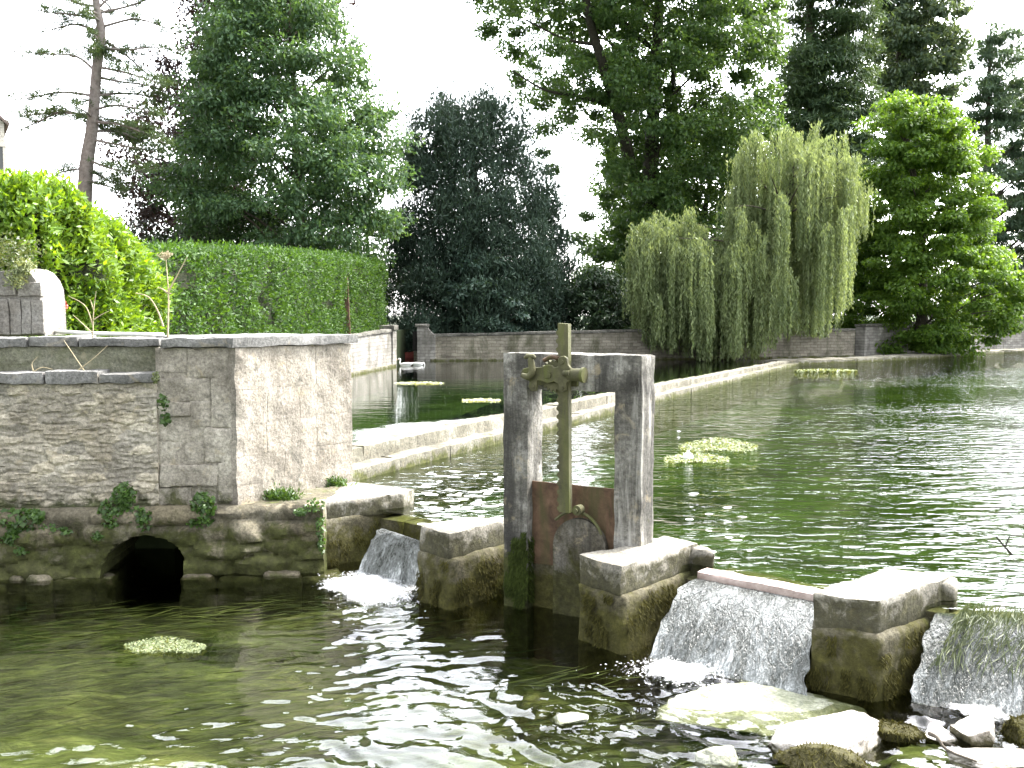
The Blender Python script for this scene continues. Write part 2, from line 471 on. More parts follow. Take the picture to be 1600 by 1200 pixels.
bank('left_bank', [V3(-200, 10.5), V3(-3.6, 10.5), *BANKL, PILL_L + V3(-.2, 25), V3(-200, 70)], 1.3)
FW = [P(652, 564, 0)[:2], P(1010, 562, 0)[:2], P(1200, 560, 0)[:2], P(1335, 558, 0)[:2], P(1540, 548, 0)[:2], P(1640, 546, 0)[:2], V3(75, 75)]
bank('far_bank', [FW[0] + V3(0, .3), FW[1] + V3(0, .3), FW[2] + V3(-.1, .4), FW[3] + V3(-.2, .5), FW[4] + V3(-.2, .5), FW[5] + V3(-.2, .5), FW[6], V3(400, 120), V3(400, 500), V3(-200, 500), V3(-200, 70.2), PILL_L + V3(-.2, 25.2), PILL_L + V3(1.2, 25)], .85)

# ------------------------------------------------------------------ lower basin: bed with stones, rippled water
bx = np.arange(-7.5, 5.6, .024); by = np.arange(3.2, 11.0, .024)
def grid_mesh(name, xs, ys, zf, material, keep, smooth=True, z_is_fn=True):
    X, Y = np.meshgrid(xs, ys); ny, nx = X.shape
    Z = zf(X.ravel(), Y.ravel())
    v = np.stack([X.ravel(), Y.ravel(), Z], 1)
    i = np.arange(ny * nx).reshape(ny, nx)
    f = np.stack([i[:-1, :-1], i[:-1, 1:], i[1:, 1:], i[1:, :-1]], -1).reshape(-1, 4)
    c = v[f].mean(1); f = f[keep(c[:, 0], c[:, 1])]
    me = bpy.data.meshes.new(name); quads_into(me, v, f)
    if smooth: me.polygons.foreach_set('use_smooth', np.ones(len(f), bool))
    return link(name, me, material)
def quads_into(me, v, f):
    f = np.asarray(f); n, k = f.shape
    me.vertices.add(len(v)); me.vertices.foreach_set('co', np.ascontiguousarray(v, dtype=np.float32).ravel())
    me.loops.add(n * k); me.loops.foreach_set('vertex_index', f.astype(np.int32).ravel())
    me.polygons.add(n); me.polygons.foreach_set('loop_start', np.arange(n, dtype=np.int32) * k)
    me.update(calc_edges=True)
in_basin = lambda x, y: y < weir_y(x) + .12
def bed_z(x, y):
    p = np.stack([x, y, x * 0], 1)
    q = np.stack([x * .9 + y * .25, y * 2.2, x * 0], 1)
    z = -.93 + .10 * fbm(p * .9, 4) + .07 * fbm(q * 1.6, 9) + .035 * fbm(q * 6, 12)
    # apron of stones and silt rising to the right, below the weirs
    r = np.clip((x - .9) / 1.6, 0, 1) * np.clip((6.7 - y) / 1.2, 0, 1)
    z = z + .33 * r * (1 + .5 * fbm(p * 3, 6))
    # flat slabs showing under the water
    for u, v_, rx, ry, a in ((430, 955, .6, .16, .12), (900, 1045, .42, .18, .24), (690, 965, .5, .3, .14), (330, 945, .4, .12, .1), (545, 975, .6, .16, .08)):
        c = P(u, v_, Z_LOW); d = ((x - c[0]) / rx) ** 2 + ((y - c[1]) / ry) ** 2 + .35 * fbm(p * 5, 3)
        z = z + a * np.clip(1.25 - d, 0, .35) / .35
    return np.minimum(z, Z_LOW - .03)
tag(grid_mesh('lower_riverbed', bx[::2], by[::2], bed_z, M['bed_low'], lambda x, y: y < weir_y(x) + .5), kind='structure')

rg = np.random.default_rng(71); n = 15000
sx_, sy_ = rg.uniform(-6.8, 1.6, n), rg.uniform(3.4, 9.4, n); dens = fbm(np.stack([sx_ * .8, sy_ * 1.6, sx_ * 0], 1), 14); kp_ = (dens > -.16 + .25 * rg.random(n)) & (sy_ < weir_y(sx_) - .6)
sx_, sy_ = sx_[kp_], sy_[kp_]; n = len(sx_)
M['strand'] = leaf_mat('weed_strands', (.012, .020, .005), (.055, .068, .018), .2, .8, .1, clump=1.2)
LATE_STRANDS = (np.stack([sx_, sy_, np.minimum(bed_z(sx_, sy_) + rg.uniform(.01, .22, n), Z_LOW - .035)], 1), unit(V3(-.93, -.34, 0)) + rg.normal(0, .22, (n, 3)) * V3(1, 1, .25), V3(0, 0, 1) + rg.normal(0, .35, (n, 3)), rg.uniform(.14, .5, n))
SPILLS = [(P(615, 935, Z_LOW), unit(V3(.16, -.98)), 1.15), (P(1090, 1060, Z_LOW), unit(V3(-.62, -.78)), 1.5), (P(1480, 1130, Z_LOW), unit(V3(-.55, -.83)), .8)]
def low_z(x, y):
    z = np.full(x.shape, Z_LOW)
    p = np.stack([x, y, x * 0], 1)
    for c, d, s in SPILLS:
        a = (x - c[0]) * d[0] + (y - c[1]) * d[1]; b = np.abs(-(x - c[0]) * d[1] + (y - c[1]) * d[0])
        r = np.hypot(a, b)
        env = np.exp(-np.clip(r - .15, 0, 9) / (2.0 * s)) * np.clip(1.15 - b / (np.clip(a, 0, 9) * .75 + .55), 0, 1) * np.clip((a + .5) / .5, 0, 1)
        # wave trains running away from the fall plus boil close to it
        w = fbm(np.stack([a * 9.5, b * 3.2, x * 0], 1) + fbm(p * 2.6, 8)[:, None] * 1.2, 21, 3) * .038
        boil = fbm(p * 9, 31, 3) * .05 * np.exp(-r / .35)
        z += env * w * s + boil * np.clip((a + .6) / .4, 0, 1)
    z += .0035 * fbm(np.stack([x * 3, y * 8, x * 0], 1), 41, 3)
    return z
M['low'] = water_mat('basin_water', (.90, .92, .78), [((3.0, 7, 1), R(-8), .010, 2), ((12, 26, 1), R(-12), .0022, 2)], gust=(.25, .9, -2.4, -.6))
tag(grid_mesh('lower_basin', bx, by, low_z, M['low'], in_basin), kind='structure')

# ------------------------------------------------------------------ weir sill (one body under the crests)
def seg_wall(mb, a, b, th, z0, z1, **k): block(mb, wallquad(a, b, th), z0, z1, **k)
t = thing('weir', 'long submerged stone weir sill joining the mossy piers under the spilling water', 'weir', (1.5, 7.7, -.5))
mb = MB()
for i, (a, b) in enumerate(zip(WEIR[:-1], WEIR[1:])):
    if i >= 5: continue
    zt = -.09 if i <= 1 else (-.03 if i < 4 else -.08)
    block(mb, wallquad(a + unit(a - b) * .0, b, .35), -1.3, zt, res=.12, rnd=.03, amp=.006, seed=i + 2)
mb.build('sill', M['pier_low'], t)
CA, CB = P(1112, 899, 0.0)[:2], P(1276, 931, 0.0)[:2]
mb = MB(); dn = unit(CB - CA); nn = V3(-dn[1], dn[0])
block(mb, [CA - dn * .12 - nn * .03, CB + dn * .06 - nn * .03, CB + dn * .06 + nn * .14, CA - dn * .12 + nn * .14], -.08, .022, res=.04, rnd=.02, amp=.006, seed=31)
mb.build('lip', simple_mat('wet_lip_stone', (.20, .14, .12), (.42, .34, .30), 14, .35, spec=.5), t)

# ------------------------------------------------------------------ piers of the weir
def lerp(a, b, t): return a + (b - a) * t
def moss_blades(name, mat_, parent, spots, n, ln, rng_seed, droop=1.):
    """short hanging blades of moss / weed; spots = list of (origin, edge, down) patches with outward normal"""
    rg = np.random.default_rng(rng_seed); C_, A_, N_ = [], [], []
    for o, e, d_, nr in spots:
        k = n // len(spots); s_ = rg.random((k, 1)); t_ = rg.random((k, 1))
        C_.append(o + e * s_ + d_ * t_ + nr * .012)
        A_.append(unit(V3(0, 0, -1) * droop + nr * .5 + rg.normal(0, .35, (k, 3)))); N_.append(np.tile(nr, (k, 1)) + rg.normal(0, .4, (k, 3)))
    C_ = np.concatenate(C_); A_ = np.concatenate(A_); N_ = np.concatenate(N_)
    return leaves(name, C_, A_, N_, ln * rg.uniform(.5, 1.4, len(C_)), .16, mat_, parent)
def leaves(name, c, a, n, L, wr, material, parent=None, mid=.45, fold=0.):
    a = unit(a); b = unit(np.cross(a, n)); nn_ = np.cross(b, a)
    L = np.broadcast_to(np.asarray(L, float), (len(c),))[:, None]; W = L * wr
    up = nn_ * L * fold
    v = np.stack([c - a * L * mid, c + b * W * .5 + up, c + a * L * (1 - mid), c - b * W * .5 + up], 1).reshape(-1, 3)
    f = np.arange(len(c) * 4).reshape(-1, 4)
    me = bpy.data.meshes.new(name); quads_into(me, v, f)
    return link(name, me, material, parent)
tag(leaves('weed_bed', *LATE_STRANDS, .035, M['strand']), 'long dark weed strands combed by the current under the clear basin water', 'water weed', kind='stuff')
M['moss'] = leaf_mat('hanging_moss', (.022, .021, .006), (.075, .07, .02), .25, .8, .1, clump=6.)
M['moss_green'] = leaf_mat('green_moss', (.018, .026, .006), (.055, .075, .016), .25, .8, .1, clump=6.)

def pier(name_label, top4, ztop, zmid, out, seed, moss_n=2600, extra=None):
    """cap block over a wider mossy foot; top4 = plan corners (front-left, front-right, back-right, back-left)"""
    c = np.mean(top4, 0)
    t = thing('weir_pier', name_label, 'weir pier', (c[0], c[1], -.5), 'piers of the weir')
    mb = MB(); block(mb, top4, zmid - .03, ztop, res=.03, rnd=.02, amp=.013, freq=5, seed=seed)
    if extra is not None: block(mb, extra, zmid - .25, ztop - .03, res=.04, rnd=.07, amp=.012, freq=5, seed=seed + 1)
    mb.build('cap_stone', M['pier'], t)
    o = [top4[i] + out[i] for i in range(4)]
    mb = MB(); block(mb, o, -1.15, zmid, res=.035, rnd=.05, amp=.014, freq=5, seed=seed + 7,
                     top=[lerp(top4[i], o[i], .75) for i in range(4)])
    mb.build('foot', M['pier_low'], t)
    zh = zmid - Z_LOW + .05
    sp = []
    for i, j in ((0, 1), (1, 2)):
        a, b = o[i], o[j]; d_ = unit(b - a); nr = V3(d_[1], -d_[0], 0)
        sp.append((V3(*a, zmid - .02), V3(*(b - a), 0), V3(0, 0, -zh), nr))
    rgm = np.random.default_rng(seed); patches = []
    for w_, (o_, e_, d_, nr) in ((7, sp[0]), (22, sp[1])):               # ragged clumps of hanging moss, thicker on the side that stays wet
        for k in range(w_):
            a_, f_ = rgm.random() * .8, rgm.random() * .8; patches.append((o_ + e_ * a_ + d_ * f_, e_ * rgm.uniform(.12, .3), d_ * rgm.uniform(.1, .35), nr))
    moss_blades('moss', M['moss'], t, patches, moss_n, .045, seed)
    return t
H = .15
# A: by the abutment
A4 = [P(500, 783, H)[:2], P(630, 770, H)[:2], P(648, 764, H)[:2], P(545, 750, H)[:2]]
pier('low flat weir pier built against the foot of the pale abutment wall', A4, H, -.03, [V3(.03, -.06), V3(-.22, -.10), V3(-.2, 0), V3(0, 0)], 11, 2200)
# B: left of the sluice gate
B4 = [P(655, 821, H)[:2], P(702, 834, H)[:2], P(806, 808, H)[:2], P(728, 808, H)[:2]]
pier('squat weir pier close left of the sluice gate frame', B4, H, -.06, [V3(-.03, -.01), V3(.0, -.05), V3(.02, -.07), V3(0, 0)], 23, 2200)
# C: right of the gate
C4 = [P(905, 867, H)[:2], P(970, 886, H)[:2], P(1092, 847, H)[:2], P(1036, 836, H)[:2]]
pier('long weir pier directly right of the sluice gate frame', C4, H, -.06, [V3(-.03, -.01), V3(.02, -.07), V3(-.06, -.13), V3(0, 0)], 37, 3000,
     extra=[P(1080, 852, H)[:2], P(1118, 858, H)[:2], P(1112, 848, H)[:2], P(1060, 840, H)[:2]])
# D: far right, brightest top
D4 = [P(1268, 925, H)[:2], P(1372, 938, H)[:2], P(1486, 900, H)[:2], P(1385, 885, H)[:2]]
pier('big weir pier at the right, between the two wide falls, its top sunlit white', D4, H, -.07, [V3(-.03, -.01), V3(.0, -.06), V3(-.08, -.14), V3(0, 0)], 53, 3200,
     extra=[P(1462, 906, H)[:2], P(1498, 906, H)[:2], P(1496, 894, H)[:2], P(1440, 893, H)[:2]])

# ------------------------------------------------------------------ left river wall
WL, WR = P(-260, 909, Z_LOW)[:2], P(508, 891, Z_LOW)[:2]
wd = unit(WR - WL); wln = V3(-wd[1], wd[0]); WLEN = np.linalg.norm(WR - WL)
def on_wall(u, back=0.):                       # plan point on the wall line seen at photo column u
    r = ray(u, 800)[:2]; A_ = np.array([r, -wd]).T
    o = WL + wln * back
    s_ = np.linalg.solve(A_, o)
    return r * s_[0]
def wall_s(u, back=0.): return float(np.dot(on_wall(u, back) - WL, wd))
def wall_z(v, back=0.): return None
wall = thing('river_wall', 'long weathered stone river wall with a low dark culvert arch at the water', 'wall', (-3.5, 9.6, -.5))
# plinth with the culvert
res = .03
S = np.arange(0, WLEN + res * .5, res); ZZ = np.arange(-1.2, H + .001, res); ZZ[-1] = H
Sg, Zg = np.meshgrid(S, ZZ); nz, ns = Sg.shape
sc_, hw = wall_s(224), .385
def arch_top(s_): 
    x = (s_ - sc_) / hw
    return np.where(np.abs(x) < 1, -.115 - .17 * np.abs(x) ** 2.2 - .08 * np.abs(x) ** 10 - .05 * (x < 0) * np.abs(x), -9) + .006 * np.sin(s_ * 40)
hole_v = (Zg < arch_top(Sg))
i = np.arange(nz * ns).reshape(nz, ns)
fq = np.stack([i[:-1, :-1], i[:-1, 1:], i[1:, 1:], i[1:, :-1]], -1).reshape(-1, 4)
cs, cz = Sg.ravel()[fq].mean(1), Zg.ravel()[fq].mean(1)
keep = ~(cz < arch_top(cs))
fq = fq[keep]
f1, f2, cid = worley2(Sg.ravel() * 2.0, Zg.ravel() * 5.2, 77)
bulge = np.clip((f2 - f1) * 2.2, 0, 1) ** .6
p3 = np.stack([Sg.ravel(), Zg.ravel() * 1.5, Zg.ravel() * 0], 1)
out_d = .075 * bulge * (.5 + .8 * cid) + .05 * fbm(p3 * 2.2, 5) + .03 * fbm(p3 * 9, 6) + .012 * fbm(p3 * 26, 7) + .05 * np.clip(-(Zg.ravel() - .1), 0, .5)
out_d = out_d - .05 * np.clip((Zg.ravel() - (H - .05)) / .05, 0, 1)
zs_, ss_ = Zg.ravel().copy(), Sg.ravel().copy(); used = np.zeros(len(zs_), bool); used[fq.ravel()] = True
at_ = arch_top(ss_); ins = used & (zs_ < at_); tot_ = at_ - zs_
lo_ = ins & (tot_ < .06); zs_[lo_] = at_[lo_]; sd_ = ins & ~lo_; ss_[sd_] = sc_ + np.sign(ss_[sd_] - sc_) * hw
front = np.stack([WL[0] + wd[0] * ss_ - wln[0] * out_d, WL[1] + wd[1] * ss_ - wln[1] * out_d, zs_], 1)
backp = np.stack([WL[0] + wd[0] * Sg.ravel() + wln[0] * 1.3, WL[1] + wd[1] * Sg.ravel() + wln[1] * 1.3, Zg.ravel()], 1)
edges = {}
for q in fq:
    for a, b in zip(q, np.roll(q, -1)):
        k = (min(a, b), max(a, b)); edges[k] = None if k in edges else (a, b)
nv = len(front)
side = [(e[0], e[0] + nv, e[1] + nv, e[1]) for e in edges.values() if e]
mb = MB(); mb.add(np.concatenate([front, backp]), [tuple(q) for q in fq] + side)
mb.build('plinth', M['plinth'], wall, attrs={'stone': np.r_[cid, cid], 'joint': np.r_[f2 - f1, f2 - f1 + 1]})
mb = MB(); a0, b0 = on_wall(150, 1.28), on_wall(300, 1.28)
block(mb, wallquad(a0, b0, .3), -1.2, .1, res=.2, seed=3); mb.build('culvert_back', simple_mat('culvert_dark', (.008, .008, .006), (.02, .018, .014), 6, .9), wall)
# rubble facing
def face_sheet(name, u0, u1, z0, z1, back, th, material, cell=(3.6, 8.0), depth=.035, seed=5, res=.016):
    s0, s1 = wall_s(u0, back), wall_s(u1, back)
    S = np.linspace(s0, s1, max(3, int((s1 - s0) / res))); Z = np.linspace(z0, z1, max(3, int((z1 - z0) / res)))
    Sg, Zg = np.meshgrid(S, Z); nz, ns = Sg.shape; s_, z_ = Sg.ravel(), Zg.ravel()
    p3 = np.stack([s_, z_ * 1.4, s_ * 0], 1)
    wx, wz = s_ + .06 * fbm(p3 * 5, seed), z_ + .035 * fbm(p3 * 5, seed + 3)
    f1, f2, cid = worley2(wx * cell[0], wz * cell[1], seed)
    j = np.clip(f2 - f1, 0, 1)
    d_ = depth * np.clip(j * 3.2, 0, 1) ** .5 * (.5 + .9 * cid) + .02 * fbm(p3 * 3, seed + 8) + .015 * (1 - 2 * np.abs(fbm(p3 * np.array([[6, 17, 1]]), seed + 9, 5))) + .016 * fbm(p3 * np.array([[16, 34, 1]]), seed + 19)
    ed = np.minimum(np.minimum(s_ - s0, s1 - s_), np.minimum(z_ - z0, z1 - z_))
    o = WL + wln * back
    fr = np.stack([o[0] + wd[0] * s_ - wln[0] * d_, o[1] + wd[1] * s_ - wln[1] * d_, z_], 1)
    i = np.arange(nz * ns).reshape(nz, ns)
    f = np.stack([i[:-1, :-1], i[:-1, 1:], i[1:, 1:], i[1:, :-1]], -1).reshape(-1, 4).tolist()
    rim = np.concatenate([i[0, :], i[1:, -1], i[-1, -2::-1], i[-2:0:-1, 0]])
    bk = fr[rim] + np.array([*(wln * th), 0]); n0 = len(fr)
    f += [(int(rim[k]), int(n0 + k), int(n0 + (k + 1) % len(rim)), int(rim[(k + 1) % len(rim)])) for k in range(len(rim))]
    f.append(tuple(range(n0, n0 + len(rim)))[::-1])
    mb = MB(); mb.add(np.concatenate([fr, bk]), f)
    at = np.concatenate([cid, np.full(len(rim), .5)]); jt = np.concatenate([j, np.full(len(rim), .5)])
    return mb.build(name, material, wall, attrs={'stone': at, 'joint': jt})
ZL1, ZL2, ZU1, ZU2 = P(120, 599, 0)[2], 0, 0, 0
def z_at(u, v, back=0.):                       # height of pixel v on the wall face at column u
    p = on_wall(u, back); d = ray(u, v); return EYE + d[2] * p[1] / d[1]
zc0, zc1 = z_at(120, 599, .1), z_at(120, 582, .1)
zu0, zu1 = z_at(300, 543, .1), z_at(300, 528, .1)
face_sheet('rubble_face', -250, 250, H - .05, zc0, .10, .5, M['rubble'], cell=(4.6, 10.5), depth=.017, seed=5, res=.011)
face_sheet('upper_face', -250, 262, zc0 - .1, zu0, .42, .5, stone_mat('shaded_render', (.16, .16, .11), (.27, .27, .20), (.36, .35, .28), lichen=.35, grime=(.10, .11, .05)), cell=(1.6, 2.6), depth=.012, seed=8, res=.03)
mb = MB(); us = [-260, -60, 75, 160, 249]; rg = np.random.default_rng(4)
for k, (a, b) in enumerate(zip(us[:-1], us[1:])):
    q = wallquad(on_wall(a + 1, .03), on_wall(b - 1, .03), .5); j = rg.uniform(-.015, .015)
    block(mb, q, zc0, zc1 + j, res=.03, rnd=.013, amp=.013, seed=60 + k)
mb.build('ledge_coping', M['coping'], wall)
mb = MB(); us = [-260, -80, 50, 130, 256]
for k, (a, b) in enumerate(zip(us[:-1], us[1:])):
    j = rg.uniform(-.012, .012)
    block(mb, wallquad(on_wall(a + 1, .36), on_wall(b - 1, .36), .6), zu0, zu1 + j, res=.035, rnd=.014, amp=.012, seed=70 + k)
# quoin panel of big stones between the rubble and the abutment
ABC, ABE = on_wall(371.5, .035), P(551, 752, H)[:2]
blocks = [(250, 297, 546, 583), (298, 369, 546, 590), (255, 333, 592, 627), (334, 367, 592, 668), (250, 300, 629, 650), (301, 333, 629, 668),
          (252, 322, 652, 690), (323, 367, 670, 722), (250, 290, 692, 726), (291, 322, 692, 726), (252, 340, 728, 760), (341, 367, 724, 785), (250, 300, 762, 790), (301, 340, 762, 790)]
mq = MB()
for k, (u0, u1, v0, v1) in enumerate(blocks):
    pr = rg.uniform(-.03, .02)
    block(mq, wallquad(on_wall(u0 - .8, .09 + pr), on_wall(u1 + 1.2, .09 + pr), .45), z_at(270, v1 + .8, .09), z_at(270, v0 - .8, .09), res=.02, rnd=.010, amp=.019, freq=6, seed=80 + k)
block(mq, wallquad(on_wall(249, .115), on_wall(358, .115), .4), .1, zu0 - .005, res=.1, rnd=.0, amp=.004, seed=3)
mq.build('ashlar_panel', M['ashlar'], wall)
block(mb, wallquad(on_wall(258, .03), on_wall(371, .03), .7), zu0, zu1, res=.035, rnd=.013, amp=.012, seed=99)
# abutment: the pale face turning upstream
abd = unit(ABE - ABC); abn = V3(-abd[1], abd[0])
ABB = [ABC, ABE, ABE + abn * 1.0 + V3(-.3, 0), ABC + abn * 1.6]
ab = MB(); block(ab, [p_ + (abn * .05 + abd * .03 if q_ < 2 else 0) for q_, p_ in enumerate(ABB)], -.1, zu0 - .01, res=.06, rnd=.02, amp=.01, freq=3.5, seed=101)
rga = np.random.default_rng(44); ABL = np.linalg.norm(ABE - ABC); z_ = .10; row = 0
while z_ < zu0 - .02:
    hh = min(rga.uniform(.22, .36), zu0 - z_); hh = zu0 - z_ if zu0 - z_ - hh < .12 else hh; s_ = 0.
    while s_ < ABL - .01:
        ll = rga.uniform(.38, .75); ll = ABL - s_ if ABL - s_ - ll < .25 else ll; pr = rga.uniform(-.003, .003)
        a_, b_ = ABC + abd * (s_ + .0) + abn * pr, ABC + abd * (s_ + ll) + abn * pr
        block(ab, wallquad(a_, b_, .32), z_, z_ + hh, res=.026, rnd=.0035, amp=.014, freq=5, seed=900); row += 1; s_ += ll
    z_ += hh
ab.build('abutment_face', M['abutment'], wall)
o_ = .05
block(mb, [ABC + V3(0, -.06), ABE + abd * .05 + V3(.05, -.04), ABE + abd * .05 + abn * .9 + V3(-.3, 0), ABC + abn * 1.3], zu0 + .003, zu1 + .006, res=.04, rnd=.013, amp=.012, seed=102)
mb.build('coping', M['coping'], wall)
# ledge between plinth and pier A
mb = MB(); block(mb, [on_wall(374, .07), on_wall(507, .07), P(560, 750, H)[:2] + V3(-.1, .1), P(372, 770, H)[:2]], -1.1, H + .006, res=.05, rnd=.05, amp=.015, seed=120)
mb.build('ledge', M['ledge'], wall)
mb = MB(); rgf = np.random.default_rng(31); u_ = -120.
while u_ < 500:
    w_ = rgf.uniform(30, 75); d_ = rgf.uniform(.04, .16)
    if not 165 < u_ + w_ / 2 < 285: block(mb, wallquad(on_wall(u_, -.06 - d_), on_wall(u_ + w_ - 2, -.06 - d_), .5), -1.0, Z_LOW + rgf.uniform(-.03, .045), res=.04, rnd=.06, amp=.025, freq=5, seed=int(1000 + u_))
    u_ += w_
mb.build('footing_stones', M['plinth_foot'], wall)

# ------------------------------------------------------------------ low stepped wall across the river
lw = thing('low_wall', 'long low two-step stone wall running diagonally across the water to the far bank', 'low wall', (LW0[0], LW0[1], 0))
LWLEN = np.linalg.norm(LW1 - LW0)
mu, ml = MB(), MB(); s_ = -.9; k = 0; rg = np.random.default_rng(9)
def lwz(s_): return np.interp(s_, [0, 10, LWLEN], [.33, .31, .17])
while s_ < LWLEN + .4:
    L_ = rg.uniform(.9, 1.6); e = min(s_ + L_, LWLEN + .5); r_ = .045 if s_ < 9 else .13
    zt = lwz((s_ + e) / 2); j = rg.uniform(-.008, .008)
    a, b = LW0 + lwd * s_ + lwn * .30, LW0 + lwd * (e - .001) + lwn * .30
    block(mu, [a, b, b + lwn * .34, a + lwn * .34], -.8, zt + j, res=r_, rnd=.014, amp=.012, seed=200 + k)
    a, b = LW0 + lwd * (s_ + .4) + lwn * .0, LW0 + lwd * (e + .4 - .001) + lwn * .0
    block(ml, [a, b, b + lwn * .31, a + lwn * .31], -.8, zt * .46 + j, res=r_, rnd=.014, amp=.012, seed=300 + k)
    s_ = e; k += 1
mu.build('upper_course', M['kerb'], lw); ml.build('lower_course', M['kerb'], lw)

# ------------------------------------------------------------------ sluice gate
GU = unit(V3(math.cos(R(30)), -math.sin(R(30)))); GN = V3(-GU[1], GU[0])      # along the frame, and away from the viewer
GFR = P(1001, 856, H)[:2]; GW = 1.262; GFL = GFR - GU * GW
def gp(s_, d_, z): return V3(GFL[0] + GU[0] * s_ + GN[0] * d_, GFL[1] + GU[1] * s_ + GN[1] * d_, z)
def gs(u, d_=0.):
    r = ray(u, 800)[:2]; o = GFL + GN * d_
    return float(np.linalg.solve(np.array([r, -GU]).T, o)[1])
def gz(u, v, d_=0.):
    p = gp(gs(u, d_), d_, 0); d = ray(u, v); return EYE + d[2] * p[1] / d[1]
def gbox(mb, s0, s1, d0, d1, z0, z1, **k):
    q = [gp(s0, d0, 0)[:2], gp(s1, d0, 0)[:2], gp(s1, d1, 0)[:2], gp(s0, d1, 0)[:2]]
    block(mb, q, z0, z1, **k)
gate = thing('sluice_gate', 'old concrete sluice gate frame with a rusty plate and mossy iron rack gear', 'sluice gate', gp(GW / 2, .1, -.5))
GT = gz(786, 551); GLB = gz(900, 611); GD = .27
mb = MB(); gbox(mb, 0, .235, 0, GD, -1.1, GT - .004, res=.03, rnd=.009, amp=.008, freq=6, seed=401); mb.build('post', M['concrete'], gate)
mb = MB(); gbox(mb, GW - .235, GW, 0, GD, -1.1, GT - .002, res=.03, rnd=.009, amp=.008, freq=6, seed=405); mb.build('post', M['concrete'], gate)
mb = MB(); gbox(mb, .02, GW - .02, .004, GD - .006, GLB, GT, res=.03, rnd=.009, amp=.007, freq=6, seed=409); mb.build('lintel', M['concrete'], gate)
# plate
def rust(name, a, b, c, green):
    m = NT(name); p = m.pos()
    k = m.noise(p, 6, 7, .7, .5)
    cc = m.ramp(k, [(.3, a), (.5, b), (.72, c)])
    g = m.noise(m.pos((9, 9, 1.2)), 1., 5, .65, .4)
    cc = m.mix(m.ramp(g, [(.45, 0.), (.62, .8)]), cc, green)
    return m.done(m.bsdf(cc, .78, m.bump(m.noise(p, 60, 5, .7), .5, .006), .15, .3))
M['plate'] = rust('rusty_plate', (.045, .027, .017), (.10, .060, .036), (.17, .105, .068), (.06, .055, .022))
M['iron'] = rust('mossy_iron', (.040, .038, .022), (.075, .072, .036), (.13, .122, .065), (.085, .095, .025))
PT = gz(832, 751, .10)
mb = MB(); gbox(mb, .20, GW - .20, .09, .105, -.12, PT, res=.05, rnd=.004, amp=.003, seed=411); mb.build('gate_plate', M['plate'], gate)
# round-headed board in front of the plate
def extrude_poly(mb, poly, d0, d1):
    n = len(poly); v = [gp(s_, d0, z) for s_, z in poly] + [gp(s_, d1, z) for s_, z in poly]
    f = [tuple(range(n)), tuple(range(2 * n - 1, n - 1, -1))] + [(i, i + n, (i + 1) % n + n, (i + 1) % n) for i in range(n)]
    mb.add(v, [q[::-1] for q in f])
sA, sB = gs(866, .04), gs(948, .04); rr_ = (sB - sA) / 2; zt_ = gz(905, 810, .04)
poly = [(sA, -1.1), (sB, -1.1)] + [(sA + rr_ + rr_ * math.cos(a), zt_ - rr_ + rr_ * math.sin(a)) for a in np.linspace(0, math.pi, 22)]
mb = MB(); extrude_poly(mb, poly, .02, .075)
M['board'] = stone_mat('round_board_stone', (.07, .06, .042), (.13, .115, .085), (.30, .28, .24), moss=(.04, .04, .012), moss_z=(-.45, .25), lichen=.5, streak=.8)
mb.build('round_headed_board', M['board'], gate, smooth=False)
mb = MB(); arc = [(sA + rr_ + (rr_ + .018) * math.cos(a), zt_ - rr_ + (rr_ + .018) * math.sin(a)) for a in np.linspace(-.5, math.pi + .9, 30)]
tube(mb, [gp(a, .05, z) for a, z in [(arc[0][0], arc[0][1])] + arc], .013, 6); mb.build('iron_hoop', M['iron'], gate)
mb = MB(); gbox(mb, .20, GW - .20, .11, .25, -1.2, -.10, res=.08, rnd=.01, amp=.01, seed=415); mb.build('threshold', M['pier_low'], gate)
# rack bar with teeth
sb = gs(881, -.06); lean = .018; zb0, zb1 = gz(884, 800, -.06), gz(880, 506, -.06); hwb = .046
pts = []
zz = np.linspace(zb0, zb1, 46)
for k, z in enumerate(zz): pts.append((sb + lean * (1 - (z - zb0) / (zb1 - zb0)) + hwb, z))
for k, z in enumerate(zz[::-1]):
    o = .018 if (k % 2 == 0 and 1 < k < 45) else 0.
    c_ = sb + lean * (1 - (z - zb0) / (zb1 - zb0)) - hwb
    pts.append((c_ - o, z + .006)); pts.append((c_ - o, z - .012 if k < 45 else z))
mb = MB(); extrude_poly(mb, pts, -.09, -.035)
rb = mb.build('rack_bar', M['iron'], gate, smooth=False)
# gear housing, traced in the plane of the frame
def cp(x, y): u, v = 780 + x / 5.714, 490 + y / 5.714; return gs(u, -.13), gz(u, v, -.13)
out = [(225, 492), (275, 478), (350, 478), (395, 474), (435, 455), (475, 458), (505, 480), (538, 470), (536, 400), (556, 380), (590, 378), (615, 398), (622, 452), (645, 482),
       (648, 590), (612, 620), (604, 680), (575, 702), (546, 690), (540, 628), (500, 604), (450, 622), (400, 604), (352, 596), (345, 690), (300, 692), (272, 645), (296, 604), (256, 592), (215, 566), (208, 525)]
mb = MB(); extrude_poly(mb, [cp(*q) for q in out][::-1], -.165, -.13)
hs_ = mb.build('gear_housing', M['iron'], gate, smooth=False)
bev = hs_.modifiers.new('bevel', 'BEVEL'); bev.width = .007; bev.segments = 2; bev.limit_method = 'ANGLE'
mb = MB(); back = [(215, 500), (640, 500), (640, 660), (215, 640)]
extrude_poly(mb, [cp(*q) for q in back][::-1], -.032, .002); mb.build('back_bracket', M['iron'], gate, smooth=False)
